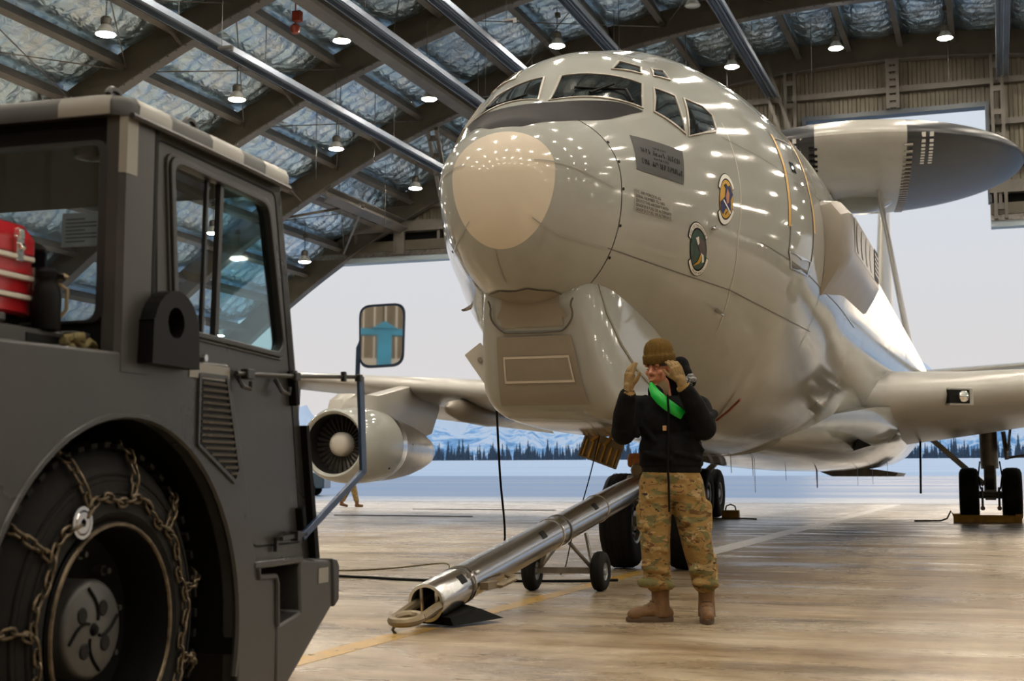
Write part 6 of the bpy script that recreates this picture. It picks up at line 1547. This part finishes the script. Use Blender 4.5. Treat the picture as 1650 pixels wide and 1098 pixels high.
obj('patterned_scarf', g, 'scarf_black', per, smooth=60)
g = G()
for k in range(10):
    w = k * math.pi / 5
sash = [(-0.118, -0.105, 1.565), (-0.112, -0.128, 1.535), (-0.095, -0.158, 1.49), (-0.06, -0.172, 1.45), (-0.02, -0.176, 1.415), (0.03, -0.178, 1.38), (0.085, -0.17, 1.345)]
wd = [0.012, 0.03, 0.045, 0.05, 0.05, 0.048, 0.04]
ra = []; rb = []
for i, p in enumerate(sash):
    p = Vector(p); dn = (Vector(sash[min(i + 1, 6)]) - Vector(sash[max(i - 1, 0)])).normalized(); sd_ = dn.cross(Vector((0, -1, 0))).normalized()
    ra.append(p + sd_ * wd[i] * 0.75); rb.append(p - sd_ * wd[i] * 0.75)
so = obj('reflective_sash', G().loft([ra, rb], (False, False), False), 'sash_green', per, smooth=60, label='bright green reflective sash')
sm_ = so.modifiers.new('thick', 'SOLIDIFY'); sm_.thickness = 0.006
obj('zip_cord', G().tube([(-0.015, -0.17, 1.48), (-0.012, -0.185, 1.38), (-0.014, -0.172, 1.2), (-0.02, -0.165, 1.0), (-0.012, -0.15, 0.92), (-0.008, -0.13, 0.72)], 0.008, 6), 'cable_black', per)
obj('chest_tag', G().box((-0.036, -0.158, 1.262), (0.026, 0.01, 0.034)), 'patch_tan', per, bevel=0.003)
obj('undershirt', G().cap((-0.05, -0.06, 1.50), (-0.045, -0.05, 1.545), 0.055, 0.05), 'undershirt', per)
# trousers
g = G()
g.ell((0.02, 0.0, 0.95), (0.195, 0.135, 0.13), None, 22, 12); g.ell((0.02, 0.0, 0.86), (0.20, 0.135, 0.10), None, 22, 12)
limb(g, [((-0.075, 0, 0.90), 0.118), ((-0.088, -0.015, 0.70), 0.108), ((-0.090, -0.02, 0.52), 0.098), ((-0.082, 0.01, 0.36), 0.094), ((-0.073, 0.03, 0.275), 0.092)], 16)
limb(g, [((0.115, 0, 0.90), 0.120), ((0.150, -0.01, 0.70), 0.112), ((0.182, -0.02, 0.52), 0.100), ((0.218, 0.01, 0.36), 0.090), ((0.24, 0.03, 0.265), 0.088)], 16)
for (p, q, r) in (((-0.18, -0.05, 0.26), (0.0, -0.05, 0.24), 0.035), ((0.17, -0.06, 0.26), (0.30, -0.03, 0.245), 0.03), ((-0.16, -0.07, 0.36), (-0.02, -0.06, 0.33), 0.03), ((0.15, -0.07, 0.34), (0.28, -0.04, 0.38), 0.03), ((-0.15, -0.09, 0.50), (-0.03, -0.09, 0.47), 0.025), ((0.13, -0.10, 0.52), (0.24, -0.08, 0.49), 0.028), ((-0.15, -0.09, 0.62), (-0.06, -0.11, 0.66), 0.025), ((0.09, -0.11, 0.66), (0.2, -0.09, 0.62), 0.025), ((-0.13, -0.10, 0.80), (0.0, -0.10, 0.86), 0.028), ((0.04, -0.10, 0.86), (0.18, -0.10, 0.80), 0.028), ((0.20, -0.05, 0.58), (0.255, 0.02, 0.56), 0.04), ((0.24, 0.0, 0.75), (0.25, 0.0, 0.62), 0.05), ((-0.18, 0, 0.74), (-0.18, 0.0, 0.62), 0.035), ((0.285, 0.03, 0.42), (0.30, 0.03, 0.32), 0.035)):
    g.cap(p, q, r, r * 0.85)
tr = fuse('trousers', g, 'camouflage', per, 0.0085, 3, 0.5)
# boots
def boot(ank, ang, side):
    A = Vector(ank); R3 = Matrix.Rotation(ang, 3, 'Z'); q = lambda x, y, z: A + R3 @ Vector((x, y, 0)) + Vector((0, 0, z))
    g = G(); g.loft([[q(0.056 * math.cos(w) * k, 0.062 * math.sin(w) * k, z) for w in np.linspace(0, 2 * math.pi, 21)[:-1]] for z, k in ((0.03, 1.05), (0.10, 1.0), (0.16, 0.95), (0.28, 1.06))])
    g.ell(q(0, 0.02, 0.055), (0.047, 0.07, 0.055), R3); g.cap(q(0, -0.03, 0.075), q(0, -0.15, 0.055), 0.048, 0.043); g.cap(q(0, -0.15, 0.05), q(0, -0.185, 0.046), 0.046, 0.040); g.cap(q(0, 0.0, 0.12), q(0, -0.08, 0.085), 0.045, 0.036)
    b = fuse('boot', g, 'boot_tan', per, 0.008, 4, 0.5)
    so = [(0.045 * math.cos(w) * (1.0 if math.sin(w) > 0 else 1.08), (0.085 * math.sin(w) if math.sin(w) > 0 else 0.225 * math.sin(w))) for w in np.linspace(0, 2 * math.pi, 29)[:-1]]
    obj('boot_sole', G().loft([[q(x * k, y * k, z) for x, y in so] for z, k in ((0.0, 1.0), (0.012, 1.04), (0.032, 1.03), (0.038, 0.98))]), 'boot_sole', b, smooth=40)
    g = G()
    for k in range(6):
        z = 0.105 + 0.026 * k; y = -0.095 + 0.03 * min(k, 1.4)
        g.tube([q(-0.03, y + 0.012, z), q(0, y - 0.008 + 0.004 * k, z + 0.004), q(0.03, y + 0.012, z)], 0.005, 5)
    obj('boot_laces', g, 'boot_sole', b)
    return b
boot((-0.055, 0.03, 0), R_(-82), -1)
boot((0.250, 0.045, 0), R_(-6), 1)
# gloves: palm, four fingers of different lengths and a thumb
def glove(wrist, up, out, side, curl, lens, name, spread=0.0, thumb_dir=None):
    """up: direction of the palm, out: direction the palm faces, side: towards the thumb"""
    w = Vector(wrist); u = Vector(up).normalized(); s = (Vector(side) - u * Vector(side).dot(u)).normalized(); o = u.cross(s)
    if o.dot(Vector(out)) < 0: o = -o
    g = G(); q = lambda a, b, c: w + u * a + s * b + o * c
    g.cap(q(-0.05, 0, 0), q(0.01, 0, 0), 0.034, 0.033)
    for b, r in ((-0.028, 0.018), (-0.010, 0.020), (0.010, 0.020), (0.028, 0.019)): g.cap(q(0.015, b * 0.8, 0), q(0.088, b, 0.002), r, r * 0.85)
    g.cap(q(0.02, 0.02, 0.006), q(0.06, 0.035, 0.012), 0.022, 0.018)
    for k, b in enumerate((0.031, 0.011, -0.010, -0.030)):
        L = lens[k]; p = q(0.085, b, 0.002); dirv = u.copy(); ang = 0
        for j, f in enumerate((0.42, 0.32, 0.26)):
            ang += R_(curl[k][j]); dv = (u * math.cos(ang) + o * math.sin(ang) + s * spread * (b / 0.03) * 0.2).normalized()
            e = p + dv * L * f; g.cap(p, e, 0.0108 - 0.0008 * j, 0.0100 - 0.0008 * j, 10); p = e
    td = thumb_dir or (0.55, 0.75, 0.35)
    p = q(0.028, 0.032, 0.008); d1 = (u * td[0] + s * td[1] + o * td[2]).normalized(); e = p + d1 * 0.042; g.cap(p, e, 0.0145, 0.0125, 10)
    d2 = (u * (td[0] + 0.45) + s * td[1] * 0.6 + o * td[2]).normalized(); f = e + d2 * 0.030; g.cap(e, f, 0.0125, 0.0105, 10); h = f + (d2 + u * 0.3).normalized() * 0.018; g.cap(f, h, 0.0105, 0.0095, 10)
    gl = fuse(name, g, 'glove_tan', per, 0.0042, 3, 0.45)
    gp = G()
    gp.loft([[q(a, b, 0.0215 + 0.001) for a, b in ((0.012, -0.026), (0.012, 0.03), (0.05, 0.04), (0.088, 0.034), (0.088, -0.034), (0.05, -0.034))], [q(a, b, 0.010) for a, b in ((0.012, -0.026), (0.012, 0.03), (0.05, 0.04), (0.088, 0.034), (0.088, -0.034), (0.05, -0.034))]])
    obj('glove_palm', gp, 'glove_palm', gl, smooth=30)
    return gl
glove((-0.278, -0.272, 1.515), (0.06, -0.03, 1), (0.75, 0.5, 0.0), (0.62, -0.75, 0.0), ((8, 12, 12), (10, 14, 14), (12, 16, 14), (14, 18, 16)), (0.082, 0.090, 0.084, 0.068), 'glove', 0.3, (0.75, 0.8, 0.1))
glove((0.062, -0.255, 1.565), (-0.34, 0.05, 0.94), (-0.25, 0.95, 0.0), (-0.9, -0.25, -0.3), ((14, 22, 24), (16, 24, 24), (18, 26, 24), (22, 28, 24)), (0.080, 0.088, 0.082, 0.066), 'glove', 0.25, (0.8, 0.55, 0.55))
for c, n_ in (((-0.281, -0.265, 1.485), (0.0, -0.05, 1)), ((0.078, -0.246, 1.53), (-0.4, -0.1, 0.9))):
    c = Vector(c); d = Vector(n_).normalized(); obj('sleeve_cuff', G().lathe([(0.038, -0.03), (0.046, -0.026), (0.047, 0.0), (0.043, 0.008), (0.034, 0.008)], c, d, 20), 'camouflage', per, smooth=50)

# ================================================================== FAR PERSON WALKING BEYOND THE ENGINE
g = G()
limb(g, [((-0.02, 0, 0.92), 0.10), ((0.10, 0, 0.52), 0.075), ((0.20, 0, 0.12), 0.055)]); limb(g, [((-0.02, 0.1, 0.92), 0.10), ((-0.13, 0.08, 0.52), 0.075), ((-0.32, 0.08, 0.16), 0.055)])
g.ell((0, 0.05, 1.25), (0.13, 0.19, 0.30)); g.cap((0, 0.05, 1.5), (0.02, 0.05, 1.6), 0.06, 0.055); g.ell((0.03, 0.05, 1.70), (0.10, 0.085, 0.125))
limb(g, [((0, -0.16, 1.42), 0.05), ((-0.08, -0.20, 1.15), 0.045), ((0.06, -0.2, 0.92), 0.04)]); limb(g, [((0, 0.26, 1.42), 0.05), ((0.1, 0.28, 1.15), 0.045), ((0.28, 0.25, 0.98), 0.04)])
fp_ = fuse('person', g, 'skin', None, 0.02, 4, 0.5, loc=(-19.87, 40.4, 0)); fp_.rotation_euler = (0, 0, R_(15))
tag(fp_, 'distant person in camouflage trousers walking behind the engine, only legs visible', 'person')
g = G(); limb(g, [((-0.02, 0, 0.95), 0.125), ((0.10, 0, 0.55), 0.105), ((0.18, 0, 0.24), 0.085)]); limb(g, [((-0.02, 0.1, 0.95), 0.125), ((-0.13, 0.08, 0.55), 0.105), ((-0.27, 0.08, 0.26), 0.085)])
fuse('trousers', g, 'camouflage', fp_, 0.02, 3, 0.5)
g = G(); g.ell((0, 0.05, 1.25), (0.17, 0.23, 0.34)); limb(g, [((0, -0.17, 1.42), 0.085), ((-0.08, -0.22, 1.15), 0.075), ((0.05, -0.2, 0.96), 0.06)]); limb(g, [((0, 0.27, 1.42), 0.085), ((0.1, 0.30, 1.15), 0.075), ((0.25, 0.26, 1.0), 0.06)])
fuse('jacket', g, 'jacket_black', fp_, 0.02, 3, 0.5)
for x, y, tilt in ((0.20, 0.0, 0), (-0.32, 0.08, 0.06)):
    g = G(); g.cap((x, y, 0.22 + tilt), (x, y, 0.10 + tilt), 0.065, 0.06); g.cap((x - 0.02, y, 0.06 + tilt * 0.7), (x + 0.17, y, 0.05), 0.055, 0.045)
    fuse('boot', g, 'boot_tan', fp_, 0.015, 2, 0.5)

# ================================================================== UTILITY TRUCK PARKED ON THE TAXIWAY
vn = thing('utility_vehicle', 'small dark blue utility vehicle far out on the taxiway, beside the tug', 'vehicle', (-36.7, 66.6, 0.0), R_(16))
obj('vehicle_body', G().prism([(-2.3, 0.4), (2.3, 0.4), (2.3, 1.15), (1.2, 1.3), (0.7, 1.95), (-2.2, 1.95), (-2.3, 1.2)], lambda a, b, t: (a, t, b), -0.95, 0.95), 'truck_glass_body', vn, smooth=0, bevel=0.06)
for y in (-0.97, 0.97):
    obj('vehicle_window', G().prism([(-2.0, 1.3), (0.95, 1.3), (0.6, 1.8), (-2.0, 1.8)], lambda a, b, t: (a, y + t, b), -0.01, 0.01), 'cockpit_glass', vn, smooth=0)
    for x in (-1.45, 1.45): obj('vehicle_wheel', G().lathe([(0.2, -0.12), (0.36, -0.12), (0.38, -0.06), (0.38, 0.06), (0.36, 0.12), (0.2, 0.12), (0.001, 0.08)], (x, y * 0.92, 0.38), (0, 1, 0), 20), 'tyre', vn)
obj('tail_board', G().box((-2.32, 0, 0.75), (0.06, 1.7, 0.6)), 'decal_pale', vn, smooth=0)
# ================================================================== MOUNTAINS AND TREELINE
def ridge(th):   # height of the crest (m) at 6 km against bearing from +Y, degrees (left negative)
    base = 400 + 130 * (1 / (1 + math.exp(-(th + 12) * 0.55)))
    return base * (0.74 + 0.42 * mnoise.noise((th * 0.55, 2.2, 0)) + 0.16 * mnoise.noise((th * 1.9, 5.1, 0)) + 0.07 * mnoise.noise((th * 5.3, 1.1, 0)))
g = G(); nu, nv = 260, 46; vs = []
for j in range(nv + 1):
    r = 3000 + 4200 * j / nv
    for i in range(nu + 1):
        th = -42 + 74 * i / nu; t = j / nv
        h = ridge(th) * (r / 6000) * (min(1, t / 0.72) ** 1.35)
        x = r * math.sin(R_(th)); y = r * math.cos(R_(th))
        n1 = mnoise.fractal((x * 0.0022, y * 0.0022, 0.5), 1.0, 2.1, 6)
        z = 20 + h * (0.86 + 0.14 * t) + n1 * 120 * min(1, t * 3) * (1 - 0.5 * t)
        if t > 0.78: z *= 1 - (t - 0.78) * 1.5
        vs.append((x, y, max(8, z)))
fs = [(j * (nu + 1) + i, j * (nu + 1) + i + 1, (j + 1) * (nu + 1) + i + 1, (j + 1) * (nu + 1) + i) for j in range(nv) for i in range(nu)]
g.add(vs, fs)
mo_ = struct('mountain_range', g, 'snowy_mountain', smooth=180)
g = G()
for i in range(60):
    t0, t1 = R_(-42 + 74 * i / 60), R_(-42 + 74 * (i + 1) / 60)
    g.add([(1250 * math.sin(t0), 1250 * math.cos(t0), 17), (1250 * math.sin(t1), 1250 * math.cos(t1), 17), (3300 * math.sin(t1), 3300 * math.cos(t1), 24), (3300 * math.sin(t0), 3300 * math.cos(t0), 24)], [(0, 1, 2, 3)])
struct('far_plain', g, 'snow_field', smooth=0)
# spruces: two shared shapes of stacked ragged tiers
def spruce_mesh(seed):
    r = random.Random(seed); g = G(); g.cyl((0, 0, 0), (0, 0, 0.4), 0.02, 0.015, 5)
    for k in range(6):
        z0 = 0.10 + k * 0.145; w = 0.125 * (1 - k / 6.6) * r.uniform(0.75, 1.2); n = 7
        base = [(w * math.cos(6.283 * i / n) * r.uniform(0.6, 1.2), w * math.sin(6.283 * i / n) * r.uniform(0.6, 1.2), z0 - r.uniform(0, 0.03)) for i in range(n)]
        tip = (0, 0, min(1, z0 + 0.24)); o = len(g.v); g.v += base + [tip]; g.f += [(o + i, o + (i + 1) % n, o + n) for i in range(n)]
    me = bpy.data.meshes.new('spruce_tree'); me.from_pydata(g.v, [], g.f); me.materials.append(MT['spruce']); return me, g
SM = [spruce_mesh(k) for k in (1, 2, 3)]
rnd = random.Random(21)
def gz(y): return 14.2 + (y - 950) * 0.0109
spots = []
def scatter(n, a, b):
    c = 0
    while c < n:
        th, y = rnd.uniform(a, b), rnd.uniform(935, 1130)
        x = y * math.tan(R_(th))
        if all((x - p[2]) ** 2 + (y - p[1]) ** 2 > 36 for p in spots): spots.append((th, y, x)); c += 1
scatter(205, -26.0, -14.6); scatter(95, -4.2, 1.6)
spots.sort(key=lambda s: -s[1])
for th, y, x in spots:
    h = rnd.choice((7, 8, 9, 10, 11, 12, 13, 16)) * rnd.uniform(0.85, 1.15)
    o = bpy.data.objects.new('spruce_tree', rnd.choice(SM)[0]); COL.objects.link(o)
    o.location = (x, y, gz(y) - 0.4); o.scale = (h * 1.05, h * 1.05, h); o.rotation_euler = (0, 0, rnd.uniform(0, 6.28))
    tag(o, 'dark spruce in the treeline beyond the snowfield', 'tree', 'spruces along the far treeline')
g = G()
for k in range(900):
    th = rnd.uniform(-32, 20); y = rnd.uniform(1130, 1200); h = rnd.uniform(6, 13); x = y * math.tan(R_(th)); w = h * 0.16
    n = 5; o_ = len(g.v); g.v += [(x + w * math.cos(6.283 * i / n), y + w * math.sin(6.283 * i / n), gz(y)) for i in range(n)] + [(x, y, gz(y) + h)]; g.f += [(o_ + i, o_ + (i + 1) % n, o_ + n) for i in range(n)]
o = obj('distant_forest', g, 'spruce', None, smooth=0); tag(o, 'dense dark belt of distant forest behind the treeline', 'forest'); o['kind'] = 'stuff'
